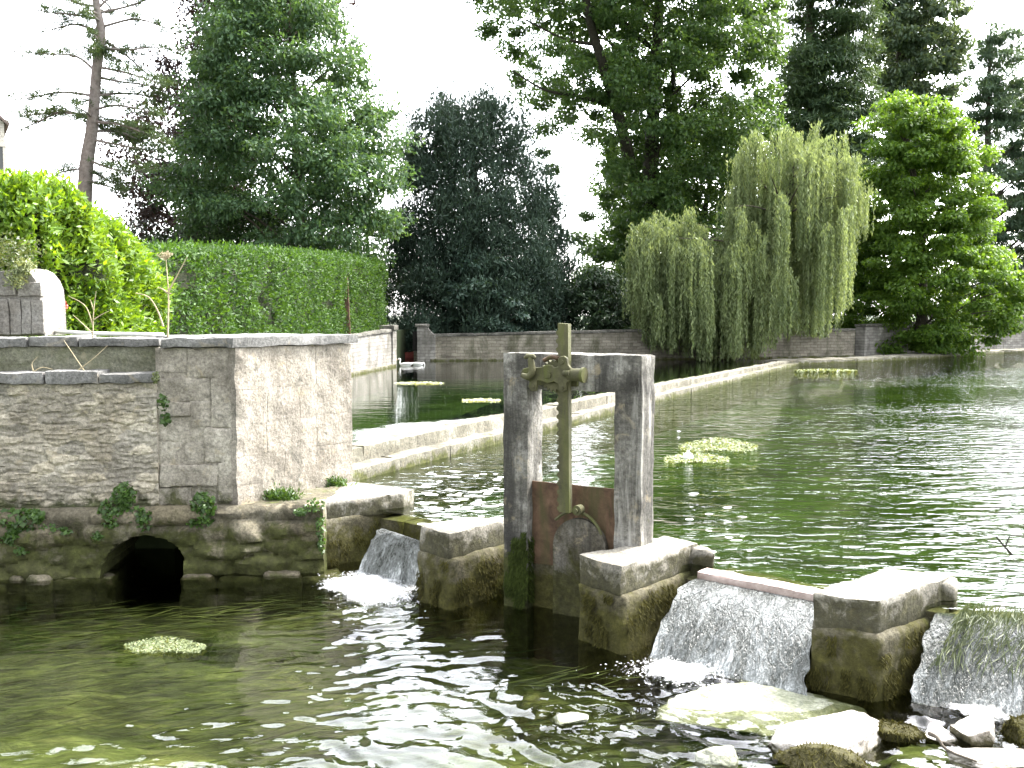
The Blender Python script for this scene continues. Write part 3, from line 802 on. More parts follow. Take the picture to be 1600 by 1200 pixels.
def disc(mb, c, r, d0, d1, seg=24, teeth=0):
    n = seg if not teeth else teeth * 4; poly = []
    for k in range(n):
        a = -k / n * 2 * math.pi; q = r
        if teeth and k % 4 in (0, 1): q = r * 1.18
        poly.append((c[0] + q * math.cos(a), c[1] + q * math.sin(a)))
    extrude_poly(mb, poly[::-1], d0, d1)
cg = cp(475, 555); mb = MB(); disc(mb, cg, .112, -.115, -.06, teeth=22); mb.build('gear_wheel', M['iron'], hs_, smooth=False)
for q, r_ in (((450, 540), .03), ((575, 430), .016), ((318, 645), .016), ((575, 660), .016)):
    mb = MB(); disc(mb, cp(*q), r_, -.178, -.16, 14); mb.build('bolt', M['iron'], hs_, smooth=False)
a_, b_ = cp(615, 545), cp(738, 545); zc = a_[1]
mb = MB(); tube(mb, [gp(a_[0], -.13, zc), gp(b_[0], -.13, zc)], .052, 16); tube(mb, [gp(b_[0] - .004, -.13, zc), gp(b_[0] + .02, -.13, zc)], .062, 16)
tube(mb, [gp(cp(590, 0)[0], -.17, zc + .012), gp(a_[0] + .03, -.17, zc + .012)], .026, 10); mb.build('winding_shaft', M['iron'], hs_)
mb = MB(); lv = [cp(235, 545), cp(262, 556), cp(295, 560), cp(325, 520), cp(322, 460), cp(312, 410), cp(300, 398)]
tube(mb, smooth_path([gp(s_, -.195, z) for s_, z in lv], 22), np.interp(np.linspace(0, 1, 22), [0, .3, .6, .9, 1], [.02, .028, .030, .026, .02]), 8)
hd = cp(308, 400); tube(mb, [gp(hd[0] - .05, -.195, hd[1] + .005), gp(hd[0] - .03, -.195, hd[1] + .02), gp(hd[0] + .03, -.195, hd[1] + .02), gp(hd[0] + .05, -.195, hd[1] + .004)], [.014, .02, .02, .014], 8)
mb.build('pawl_lever', M['iron'], hs_)
mb = MB(); c1, c2 = cp(390, 420), cp(520, 400)
tube(mb, smooth_path([gp(c1[0], -.12, c1[1]), gp((c1[0] + c2[0]) / 2, -.12, c1[1] + .03), gp(c2[0], -.12, c2[1])], 10), .018, 8); mb.build('gear_guard', M['plate'], hs_)
# shoe where the bar meets the plate
mb = MB(); q = gs(903, -.05); disc(mb, (q, gz(903, 797, -.05)), .04, -.075, .0, 16); disc(mb, (q, gz(903, 797, -.05)), .018, -.10, -.07, 10)
arc = [gp(gs(u, .03), .03, gz(u, v, .03)) for u, v in ((868, 812), (882, 802), (900, 799), (918, 806), (932, 820), (940, 836))]
tube(mb, smooth_path(arc, 14), .014, 6); mb.build('shoe', M['iron'], gate)
rg = np.random.default_rng(5)
# thick moss hanging on the inner foot of the left post
sp = [(gp(x0, -.025, z0), V3(*(GU * w0), 0), V3(0, 0, -h0), V3(*(-GN), 0)) for x0, z0, w0, h0 in ((.10, .10, .12, .2), (.07, -.02, .16, .25), (.12, -.18, .11, .3), (.19, .16, .05, .3), (.03, -.2, .12, .2), (.16, .0, .10, .4))] + [(gp(.235, 0, .1), V3(*(GN * .1), 0), V3(0, 0, -.55), V3(*GU, 0))]
moss_blades('moss', M['moss_green'], gate, sp, 2400, .06, 77)

# ------------------------------------------------------------------ walls round the pool and along the far bank
def farwall_mat(name, dark, mid, light, sc=1., green=(.05, .055, .025), k=.55):
    dark, mid, light = [tuple(x * k for x in c_) for c_ in (dark, mid, light)]
    m = NT(name); p = m.pos()
    br = m.n('ShaderNodeTexBrick'); g = m.n('ShaderNodeTexCoord'); sx = m.n('ShaderNodeSeparateXYZ'); cb = m.n('ShaderNodeCombineXYZ')
    m.l(g.outputs['Object'], sx.inputs[0])
    m.l(m.math('ADD', sx.outputs['X'], m.math('MULTIPLY', sx.outputs['Y'], .8)), cb.inputs['X'])
    m.l(m.math('ADD', sx.outputs['Z'], m.math('MULTIPLY', m.noise(p, 1.5, 3), .12)), cb.inputs['Y'])
    m.l(cb.outputs[0], br.inputs['Vector'])
    br.inputs['Color1'].default_value = (*light, 1); br.inputs['Color2'].default_value = (*mid, 1); br.inputs['Mortar'].default_value = (*[(d_ + e_) / 2 for d_, e_ in zip(dark, mid)], 1)
    br.inputs['Scale'].default_value = 1.; br.inputs['Mortar Size'].default_value = .012; br.inputs['Brick Width'].default_value = .42 * sc; br.inputs['Row Height'].default_value = .13 * sc
    c = m.mix(.7, br.outputs['Color'], m.ramp(m.noise(p, 1.3, 6, .7, .6), [(.32, .35), (.5, .9), (.68, 1.35)]), 'MULTIPLY')
    c = m.mix(m.ramp(m.noise(m.pos((1.4, 1.4, .5)), 1.2, 6, .7, .4), [(.5, 0.), (.68, .75)]), c, green)
    return m.done(m.bsdf(c, .92, m.bump(m.noise(p, 8, 5, .7), .6, .05), spec=.1))
M['farwall'] = farwall_mat('far_wall_masonry', (.12, .11, .085), (.25, .225, .18), (.36, .33, .265), k=.85)
M['poolwall'] = farwall_mat('pool_wall_masonry', (.18, .17, .15), (.32, .30, .27), (.46, .44, .40), green=(.10, .095, .075), k=.72)
M['cap'] = stone_mat('wall_cap_stone', (.12, .115, .10), (.24, .23, .20), (.38, .36, .32), lichen=.3, fine=12)
def wz(u, v, p): d = ray(u, v); return EYE + d[2] * p[1] / d[1]
def wall_run(t, pts, tops, th, material, cap=.12, over=.05, plinth=.0, seed=500):
    mw, mc, mp = MB(), MB(), MB()
    for k in range(len(pts) - 1):
        a, b = pts[k], pts[k + 1]; q = wallquad(a, b, th); z0, z1 = tops[k] - cap, tops[k + 1] - cap
        block(mw, q, -1.2, [z0, z1, z1, z0], res=.35, rnd=.02, amp=.02, seed=seed + k)
        d_ = unit(b - a); n = V3(-d_[1], d_[0])
        qc = [a - n * over, b - n * over, b + n * (th + over), a + n * (th + over)]
        block(mc, qc, [z0 + .003, z1 + .003, z1 + .003, z0 + .003], [tops[k], tops[k + 1], tops[k + 1], tops[k]], res=.3, rnd=.03, amp=.02, seed=seed + 40 + k)
        if plinth: block(mp, [a - n * .16, b - n * .16, b + n * .01, a + n * .01], -1.2, plinth, res=.3, rnd=.05, amp=.015, seed=seed + 80 + k)
    mw.build('masonry', material, t); mc.build('coping', M['cap'], t)
    if plinth: mp.build('footing', M['kerb'], t)
t = thing('pool_wall', 'pale stone wall under the clipped hedge, ending at a square gate pillar by the swans', 'wall', (PILL_L[0], PILL_L[1] - 2, 0))
p0 = P(548, 586, 0)[:2]; pts = [V3(-6.9, 19), V3(-6.75, 25), p0, PILL_L]
wall_run(t, pts, [1.25, 1.28, wz(550, 523, p0), wz(608, 514, PILL_L)], .45, M['poolwall'], plinth=.11, seed=520)
pd = unit(PILL_L - p0); pn = V3(-pd[1], pd[0]); a = PILL_L - pd * .1
mb = MB(); block(mb, [a - pn * .06, a + pd * .55 - pn * .06, a + pd * .55 + pn * .5, a + pn * .5], -1.2, wz(608, 516, PILL_L), res=.2, rnd=.02, amp=.01, seed=541); mb.build('pillar', M['poolwall'], t)
mb = MB(); block(mb, [a - pd * .07 - pn * .13, a + pd * .62 - pn * .13, a + pd * .62 + pn * .57, a - pd * .07 + pn * .57], wz(608, 516, PILL_L) + .003, wz(608, 508, PILL_L), res=.15, rnd=.04, amp=.01, seed=542); mb.build('pillar_cap', M['cap'], t)

t = thing('far_wall', 'stone boundary wall along the far side of the pool, swept up to a pillar at its left', 'wall', (FW[0][0], FW[0][1], 0))
tops = [wz(690, 522, FW[0]), wz(1010, 514, FW[1]), wz(1200, 515, FW[2]), wz(1335, 513, FW[3])]
f0 = P(672, 564, 0)[:2]
wall_run(t, [f0, FW[1], FW[2], FW[3]], tops, .5, M['farwall'], plinth=.10, seed=560)
mb = MB(); w = FW[0]; zp = wz(655, 511, w)
block(mb, [w + V3(0, -.1), w + V3(.42, -.1), w + V3(.42, .6), w + V3(0, .6)], -1.2, zp, res=.2, rnd=.02, amp=.01, seed=581)
# curved shoulder stepping down to the wall
ns_ = 10; prof = [(.42 + .35 * k / ns_, tops[0] - .02 + (zp - tops[0] + .02) * (1 - math.sin(k / ns_ * math.pi / 2))) for k in range(ns_ + 1)]
poly = [(.40, -1.0)] + [(x, z) for x, z in [(.40, zp)] + prof] + [(.77, -1.0)]
n = len(poly); vv = [V3(w[0] + x, w[1] - .05, z) for x, z in poly] + [V3(w[0] + x, w[1] + .52, z) for x, z in poly]
mb.add(vv, [tuple(range(n))[::1], tuple(range(2 * n - 1, n - 1, -1))] + [(i, i + n, (i + 1) % n + n, (i + 1) % n) for i in range(n)])
mb.build('pillar', M['poolwall'], t)
mb = MB(); block(mb, [w + V3(-.08, -.18), w + V3(.5, -.18), w + V3(.5, .66), w + V3(-.08, .66)], zp + .003, zp + .13, res=.12, rnd=.04, amp=.01, seed=585); mb.build('pillar_cap', M['cap'], t)
t = thing('garden_wall', 'taller pale wall at the right edge beyond the overhanging bright green tree', 'wall', (FW[4][0], FW[4][1], 0))
wall_run(t, [FW[3] + V3(.6, .4), FW[4], FW[5], V3(60, 66)], [1.5, wz(1545, 497, FW[4]), wz(1640, 490, FW[5]), 2.3], .5, M['poolwall'], plinth=0, seed=600)
# stone edging of the right bank
t = thing('bank_kerb', 'low grey stone edging along the right bank at the water line', 'kerb', (LW1[0] + 3, LW1[1] + 4, 0))
kp = [P(1232, 566, .1)[:2], P(1340, 562, .1)[:2], P(1470, 555, .1)[:2], P(1570, 549, .1)[:2], P(1700, 545, .1)[:2]]
mb = MB()
for k in range(4):
    a, b = kp[k], kp[k + 1]; q = wallquad(a, b, 1.4); block(mb, q, -1.1, .16, res=.4, rnd=.08, amp=.05, freq=2, seed=620 + k)
mb.build('edging', M['kerb'], t)
# iron gate between the pillars
M['black'] = simple_mat('dark_iron', (.012, .011, .01), (.03, .026, .022), 20, .7)
t = thing('iron_gate', 'dark iron bar gate closed between the two stone pillars behind the swans', 'gate', ((PILL_L[0] + FW[0][0]) / 2, FW[0][1] + .3, .3))
ga, gb = V3(PILL_L[0] + .3, FW[0][1] + .35), V3(FW[0][0], FW[0][1] + .35)
mb = MB()
for k in range(11): q = lerp(ga, gb, k / 10); tube(mb, [V3(*q, .42), V3(*q, 1.25)], .016, 5)
for z in (.45, .95, 1.18): tube(mb, [V3(*ga, z), V3(*gb, z)], .022, 5)
mb.build('bars', M['black'], t)
mb = MB(); block(mb, [ga + V3(0, .1), gb + V3(0, .1), gb + V3(0, .5), ga + V3(0, .5)], -1.2, .40, res=.2, rnd=.03, amp=.01, seed=640); mb.build('step', M['farwall'], t)

# ------------------------------------------------------------------ foliage builders
L_ = {}
def LM(key, *a, **k): L_[key] = leaf_mat(key, *a, **k)
LM('chestnut_leaves', (.036, .080, .038), (.095, .170, .076))
LM('beech_leaves', (.028, .020, .018), (.075, .054, .042), .25, tc=(1.3, .8, .7))
LM('yew_needles', (.024, .044, .032), (.058, .092, .062), .12, .6, .2)
LM('glossy_leaves', (.03, .058, .044), (.07, .115, .08), .15, .4, .3)
LM('plane_leaves', (.036, .078, .026), (.098, .172, .052), .45)
LM('conifer_needles', (.035, .07, .036), (.085, .13, .06), .25, .6, .2)
LM('airy_leaves', (.07, .11, .075), (.13, .18, .11), .4)
LM('larch_needles', (.045, .085, .055), (.10, .155, .09), .3)
LM('maple_leaves', (.055, .12, .018), (.15, .25, .042), .5, tc=(1.4, 1.3, .5))
LM('willow_leaves', (.115, .16, .07), (.27, .325, .155), .4, .5, .25, tc=(1.25, 1.2, .7))
LM('pine_needles', (.035, .062, .028), (.085, .125, .05), .25, .6, .2)
LM('laurel_leaves', (.055, .13, .012), (.19, .30, .03), .5, .4, .3, tc=(1.35, 1.2, .4), clump=1.6)
LM('hedge_leaves', (.016, .046, .010), (.070, .142, .024), .4, .5, .2, clump=1.6)
LM('ivy_leaves', (.025, .055, .012), (.075, .14, .03), .35, .35, .35, clump=4.)
LM('weed_leaves', (.05, .08, .025), (.28, .31, .17), .3, .5, .3, clump=4.)
LM('pale_weed', (.30, .33, .24), (.55, .56, .46), .3, .5, .3, clump=4.)
LM('olive_shrub_leaves', (.04, .06, .02), (.11, .13, .05), .3, clump=4.)
LM('dark_shrub_leaves', (.018, .036, .018), (.045, .075, .036), .2)

def outline_points(rows, Y, n, rng, depth=1., shell=.5, jitter=0.):
    rows = np.array(rows, float); v = np.linspace(rows[0, 0], rows[-1, 0], 400)
    uL, uR = np.interp(v, rows[:, 0], rows[:, 1]), np.interp(v, rows[:, 0], rows[:, 2])
    w = (uR - uL) ** 1.35; w /= w.sum(); k = rng.choice(400, n, p=w)
    vv = v[k] + rng.uniform(-1, 1, n) * (v[1] - v[0])
    a, b = uL[k], uR[k]; ang = rng.random(n) * 2 * math.pi; r = rng.random(n) ** shell
    t_ = r * np.cos(ang); dd = r * np.sin(ang)
    u = (a + b) / 2 + t_ * (b - a) / 2
    hwid = (b - a) / 2 * Y / F_PX
    # fixed width frame at the trunk's distance, so the crown is a true solid
    x = (u - CU) / F_PX * Y * 1.0025; 
    d = (CV - vv) / F_PX; tz = (d * CP - SP) / (CP + d * SP); z = EYE + tz * Y
    return np.stack([x, Y + dd * hwid * depth, z], 1)

def clump_leaves(ctr, rad, per, rng, flat=.6, droop=.4, out=.6):
    n = len(ctr) * per
    c = np.repeat(ctr, per, 0); r_ = np.repeat(np.broadcast_to(rad, (len(ctr),)), per)
    d = unit(rng.normal(0, 1, (n, 3))); q = d * (rng.random((n, 1)) ** .45) * r_[:, None]; q[:, 2] *= flat
    p = c + q
    a = unit(d * out + rng.normal(0, .55, (n, 3)) + V3(0, 0, -droop))
    nn = unit(V3(0, 0, .8) + d * .5 + rng.normal(0, .5, (n, 3)))
    return p, a, nn

def limbs(mb, trunk, rad, targets, rng, thick=.05, n=40):
    """limbs curving from the trunk to clump centres"""
    tr = np.asarray(trunk)
    idx = rng.choice(len(targets), min(n, len(targets)), replace=False)
    for k in idx:
        e = targets[k]; h = np.linalg.norm(tr[:, :2] - e[:2], axis=1)
        zs = e[2] - .55 * np.linalg.norm(e[:2] - tr[len(tr) // 2][:2])
        j = int(np.argmin(np.abs(tr[:, 2] - zs)))
        s = tr[j]; L = np.linalg.norm(e - s)
        m_ = lerp(s, e, .5) + V3(0, 0, .12 * L)
        r0 = min(rad[j] * .45, thick * (.5 + L * .16))
        tube(mb, smooth_path([s, m_, e], 8), np.linspace(r0, r0 * .18, 8), 5, cap=False)

def tree(name, label, rows, Y, leafkey, seed, n=260, rad=(.5, 1.0), per=130, leaf=.2, wr=.5, flat=.6, droop=.4, depth=1., shell=.5,
         trunk=None, tr=(.3, .08), bark='bark', base=.85, nl=50, out=.6, thick=.05, gaps=None, cat='tree', group=None, extra_trunks=()):
    rng = np.random.default_rng(seed)
    ctr = outline_points(rows, Y, n, rng, depth, shell)
    if gaps:                                                     # openings in the crown
        for (cu, cv, ru, rv) in gaps:
            px = CU + ctr[:, 0] / Y * F_PX; tz = (ctr[:, 2] - EYE) / Y; pv = CV - F_PX * np.tan(np.arctan(tz) + PITCH)
            ctr = ctr[((px - cu) / ru) ** 2 + ((pv - cv) / rv) ** 2 > 1]
    tpx = trunk or [((rows[-1][1] + rows[-1][2]) / 2, 560), ((rows[0][1] + rows[0][2]) / 2, rows[0][0])]
    tp = np.array([Q(u, v, Y) for u, v in tpx]); tp[0][2] = base - .3
    t = thing(name, label, cat, (tp[0][0], tp[0][1], base), group)
    path = smooth_path(tp, 18); rr = np.linspace(tr[0], tr[1], 18); rr[0] *= 1.5; rr[1] *= 1.15
    mb = MB(); tube(mb, path, rr, 9)
    for et, er in extra_trunks:
        ep = smooth_path(np.array([Q(u, v, Y + o) for u, v, o in et]), 14); tube(mb, ep, np.linspace(er[0], er[1], 14), 7)
    limbs(mb, path, rr, ctr, rng, thick, nl)
    mb.build('trunk', M[bark], t)
    radii = rng.uniform(rad[0], rad[1], len(ctr))
    p, a, nn = clump_leaves(ctr, radii, per, rng, flat, droop, out)
    leaves('crown', p, a, nn, leaf * rng.uniform(.6, 1.3, len(p)), wr, L_[leafkey], t)
    return t

# ------------------------------------------------------------------ trees
tree('broadleaf_tree', 'big dense mid-green broadleaf tree rising behind the clipped dark hedge', [(-170, 410, 470), (-90, 370, 515), (0, 345, 532), (60, 330, 555), (120, 312, 580), (170, 302, 605), (215, 292, 635), (260, 272, 642), (310, 278, 635), (350, 292, 620), (390, 310, 600), (425, 360, 570)],
     40, 'chestnut_leaves', 1, n=495, rad=(.58, 1.22), per=250, leaf=.2, wr=.42, flat=.5, trunk=[(468, 540), (470, 380), (462, 200), (445, -120)], tr=(.28, .05), base=1.3, shell=.42)
tree('copper_beech', 'dark purple copper beech half hidden behind the big broadleaf tree', [(-260, 330, 440), (-150, 300, 510), (-60, 300, 548), (10, 305, 545), (60, 305, 420), (100, 262, 400), (150, 248, 400), (200, 200, 400), (260, 188, 400), (320, 202, 400), (400, 215, 400)],
     45, 'beech_leaves', 2, n=336, rad=(.6, 1.3), per=187, leaf=.21, wr=.5, base=1.2, trunk=[(350, 540), (350, 300), (360, 60), (380, -200)], tr=(.3, .06))
tree('laurel_bush', 'dark evergreen bush filling the gap between the hedge and the broadleaf tree', [(300, 215, 420), (340, 190, 640), (400, 190, 650), (470, 200, 640), (520, 240, 630)],
     47, 'dark_shrub_leaves', 3, n=225, rad=(.6, 1.1), per=132, leaf=.24, wr=.4, base=1.2, cat='bush', nl=20, tr=(.12, .03))
tree('yew_tree', 'broad blackish yew with a ragged rounded top in the middle of the far bank', [(158, 690, 765), (168, 655, 800), (195, 636, 828), (240, 632, 845), (300, 626, 868), (350, 616, 888), (420, 600, 900), (480, 598, 904), (535, 605, 895)],
     47.5, 'yew_needles', 4, n=756, rad=(.45, .9), per=234, leaf=.24, wr=.22, flat=1.25, droop=-.75, out=.5, trunk=[(745, 545), (745, 350), (735, 200)], tr=(.45, .08), bark='darkbark', shell=.42)
tree('glossy_shrub', 'blue-green glossy shrub leaning over the far wall in front of the yew', [(400, 725, 760), (425, 706, 850), (460, 700, 862), (500, 700, 864), (530, 712, 850)],
     44.6, 'glossy_leaves', 5, n=60, rad=(.35, .7), per=110, leaf=.24, wr=.36, flat=.55, droop=.3, cat='shrub', nl=16, tr=(.08, .02))
tree('low_shrub', 'dark spreading shrub behind the far wall, left of the willow', [(425, 905, 950), (455, 885, 1000), (490, 880, 1010), (518, 885, 1005)],
     46.0, 'dark_shrub_leaves', 6, n=105, rad=(.4, .8), per=120, leaf=.22, wr=.4, flat=.5, cat='shrub', nl=12, tr=(.08, .02))
tree('plane_tree', 'tallest broadleaf tree right of the yew, its ivy-dark trunk with a leaning bare limb',
     [(-300, 900, 1060), (-180, 800, 1170), (-70, 745, 1205), (0, 742, 1208), (50, 758, 1208), (100, 772, 1208), (150, 805, 1200), (200, 815, 1195), (250, 840, 1170), (310, 872, 1160), (370, 898, 1160), (430, 900, 1150), (500, 910, 1130)],
     54, 'plane_leaves', 7, n=1038, rad=(.5, 1.2), per=286, leaf=.21, wr=.55, flat=.6, trunk=[(1010, 545), (1012, 380), (1020, 200), (1030, 0), (1030, -180)], tr=(.62, .12), bark='darkbark', shell=.5,
     gaps=[(900, 250, 40, 50), (855, 80, 30, 22), (925, 130, 18, 22), (850, 165, 34, 16), (985, 55, 12, 10), (890, 195, 28, 14)],
     extra_trunks=[([(1000, 380, 0), (985, 260, -1), (963, 170, -2), (935, 80, -3), (915, 0, -3.5), (905, -120, -4)], (.36, .16)), ([(1060, 540, 1.), (1063, 350, 1.), (1055, 200, 1.2), (1050, 60, 1.)], (.26, .12)),
                   ([(962, 165, -2), (900, 150, -2.5), (850, 140, -3), (800, 110, -3)], (.12, .04)), ([(930, 70, -3), (880, 60, -3.5), (820, 30, -3)], (.1, .03))])
tree('understorey_tree', 'dark round-topped tree filling in behind the willow and the ivy-dark trunk', [(170, 1060, 1200), (230, 950, 1230), (300, 925, 1240), (400, 905, 1240), (520, 900, 1230)],
     59, 'plane_leaves', 17, n=380, rad=(.6, 1.2), per=170, leaf=.24, wr=.5, nl=24, bark='darkbark')
tree('tall_conifer', 'tall dark conifer standing straight behind the willow, cut by the top of the photo', [(-260, 1258, 1285), (-100, 1240, 1330), (0, 1226, 1345), (80, 1215, 1352), (160, 1206, 1355), (240, 1190, 1360), (340, 1180, 1370), (450, 1180, 1370), (520, 1200, 1350)],
     61, 'conifer_needles', 8, n=688, rad=(.8, 1.5), per=243, leaf=.38, wr=.2, flat=.4, droop=.35, trunk=[(1266, 548), (1266, 300), (1266, 0), (1268, -220)], tr=(.5, .08), nl=70)
tree('airy_tree', 'thin airy grey-green tree between the tall conifer and the right-hand larch', [(-130, 1370, 1430), (-40, 1348, 1475), (30, 1340, 1486), (90, 1342, 1486), (140, 1352, 1480), (180, 1360, 1470), (300, 1370, 1460)],
     70, 'airy_leaves', 9, n=357, rad=(.5, 1.1), per=168, leaf=.34, wr=.45, trunk=[(1400, 548), (1398, 200), (1408, 40), (1412, -90)], tr=(.3, .06), nl=70, shell=.6, thick=.06)
tree('larch', 'tall blue-green larch with a bare lower trunk at the right edge', [(35, 1540, 1556), (60, 1515, 1585), (100, 1500, 1588), (140, 1500, 1590), (160, 1500, 1600), (205, 1492, 1640), (260, 1500, 1690), (330, 1512, 1690), (400, 1500, 1690), (500, 1500, 1690)],
     63, 'larch_needles', 10, n=586, rad=(.5, 1.05), per=183, leaf=.36, wr=.2, flat=.4, droop=.1, trunk=[(1543, 545), (1543, 330), (1544, 180), (1548, 45)], tr=(.36, .06), nl=70, shell=.6,
     gaps=[(1575, 110, 14, 12), (1520, 215, 22, 12), (1520, 300, 16, 20), (1570, 280, 14, 10), (1560, 390, 20, 18), (1520, 400, 14, 20)])
tree('maple', 'bright yellow-green tree overhanging the water at the right', [(142, 1385, 1410), (165, 1358, 1462), (200, 1342, 1485), (250, 1338, 1520), (300, 1340, 1538), (350, 1335, 1545), (400, 1322, 1555), (440, 1316, 1592), (480, 1320, 1598), (520, 1326, 1565), (550, 1350, 1505)],
     48.5, 'maple_leaves', 11, n=470, rad=(.45, .95), per=259, leaf=.2, wr=.55, flat=.45, droop=.5, trunk=[(1440, 545), (1440, 400), (1425, 260), (1400, 160)], tr=(.3, .06), shell=.42, base=.85)
tree('background_tree', 'soft green tree far behind the larch at the right edge', [(380, 1600, 1700), (430, 1480, 1720), (520, 1470, 1720)], 80, 'airy_leaves', 12, n=90, rad=(.8, 1.5), per=110, leaf=.4, wr=.5, nl=12)

# ---- pine with bare trunk
def pine():
    Y = 36; rng = np.random.default_rng(21)
    tp = np.array([Q(u, v, Y) for u, v in ((128, 545), (133, 290), (144, 200), (151, 110), (158, 50), (150, 0), (152, -80), (156, -200))]); tp[0][2] = 1.0
    t = thing('pine_tree', 'tall sparse pine with a bare leaning trunk and level branches at the left', 'tree', (tp[0][0], tp[0][1], 1.3))
    path = smooth_path(tp, 30); mb = MB(); rr = np.interp(np.linspace(0, 1, 30), [0, .35, .7, 1], [.30, .19, .13, .05]); tube(mb, path, rr, 9)
    B = [((150, 112), (118, 88), (70, 84), (20, 80)), ((148, 150), (100, 144), (60, 150), (8, 160)), ((141, 186), (100, 174), (60, 190), (24, 206)), ((143, 180), (95, 176), (45, 180), (18, 182)),
         ((157, 50), (120, 38), (95, 42), (68, 50)), ((155, 30), (110, 22), (80, 20), (55, 15)), ((134, 262), (110, 266), (84, 272)), ((150, 10), (120, 5), (100, -5)),
         ((160, 42), (210, 30), (250, 40), (282, 52)), ((158, 60), (195, 85), (230, 115), (258, 126)), ((156, 75), (200, 78), (240, 74), (290, 80)), ((155, 105), (190, 112), (225, 122), (262, 135)), ((152, 120), (190, 128), (250, 135)),
         ((148, 150), (190, 146), (230, 150), (262, 160)), ((147, 172), (180, 165), (225, 172), (260, 185)), ((146, 190), (190, 195), (230, 210), (262, 226)), ((144, 205), (185, 206), (225, 222), (258, 232)), ((142, 218), (185, 226), (230, 235), (262, 240)),
         ((138, 250), (170, 262), (200, 268), (240, 262)), ((138, 262), (165, 280), (200, 296)), ((136, 282), (165, 290), (200, 302)), ((155, 20), (200, 10), (240, -5), (270, -20)), ((152, -30), (200, -50), (260, -40)), ((152, -40), (110, -60), (60, -50)),
         ((155, -100), (200, -120), (230, -110)), ((155, -110), (110, -130), (80, -120)), ((156, 10), (185, -15), (230, -25)), ((146, 190), (160, 200), (185, 214)), ((150, 140), (160, 150), (180, 150))]
    cs, rs = [], []
    for k, b in enumerate(B):
        o = rng.uniform(-2.2, 2.2); n = len(b)
        pts = np.array([Q(u, v, Y + o * j / (n - 1)) for j, (u, v) in enumerate(b)]); bp = smooth_path(pts, 16)
        tube(mb, bp, np.linspace(.055, .012, 16), 5, cap=False)
        L = np.linalg.norm(pts[-1] - pts[0])
        for s_ in rng.uniform(.28, 1.02, int(7 + 7 * L)):
            q = bp[min(15, int(s_ * 15))] + rng.normal(0, 1, 3) * V3(.14, .3, .09) * (1.1 if L > 1.5 else .6) + V3(0, 0, .07)
            cs.append(q); rs.append(rng.uniform(.13, .26))
    for k in range(26):
        j = rng.integers(8, 29); s = path[j]; az = rng.uniform(0, 2 * math.pi); L = rng.uniform(1., 2.6)
        e = s + V3(math.cos(az) * L * .3, math.sin(az) * L, rng.uniform(-.3, .2)); tube(mb, smooth_path([s, lerp(s, e, .5) + V3(0, 0, .1), e], 8), np.linspace(.05, .01, 8), 5, cap=False)
        for q in range(int(L * 6)): cs.append(lerp(s, e, rng.uniform(.4, 1)) + rng.normal(0, .12, 3)); rs.append(rng.uniform(.15, .28))
    mb.build('trunk', M['pinebark'], t)
    p, a, nn = clump_leaves(np.array(cs), np.array(rs), 42, rng, .6, -.2, 1.2)
    leaves('crown', p, a, nn, .16 * rng.uniform(.6, 1.3, len(p)), .16, L_['pine_needles'], t)
pine()

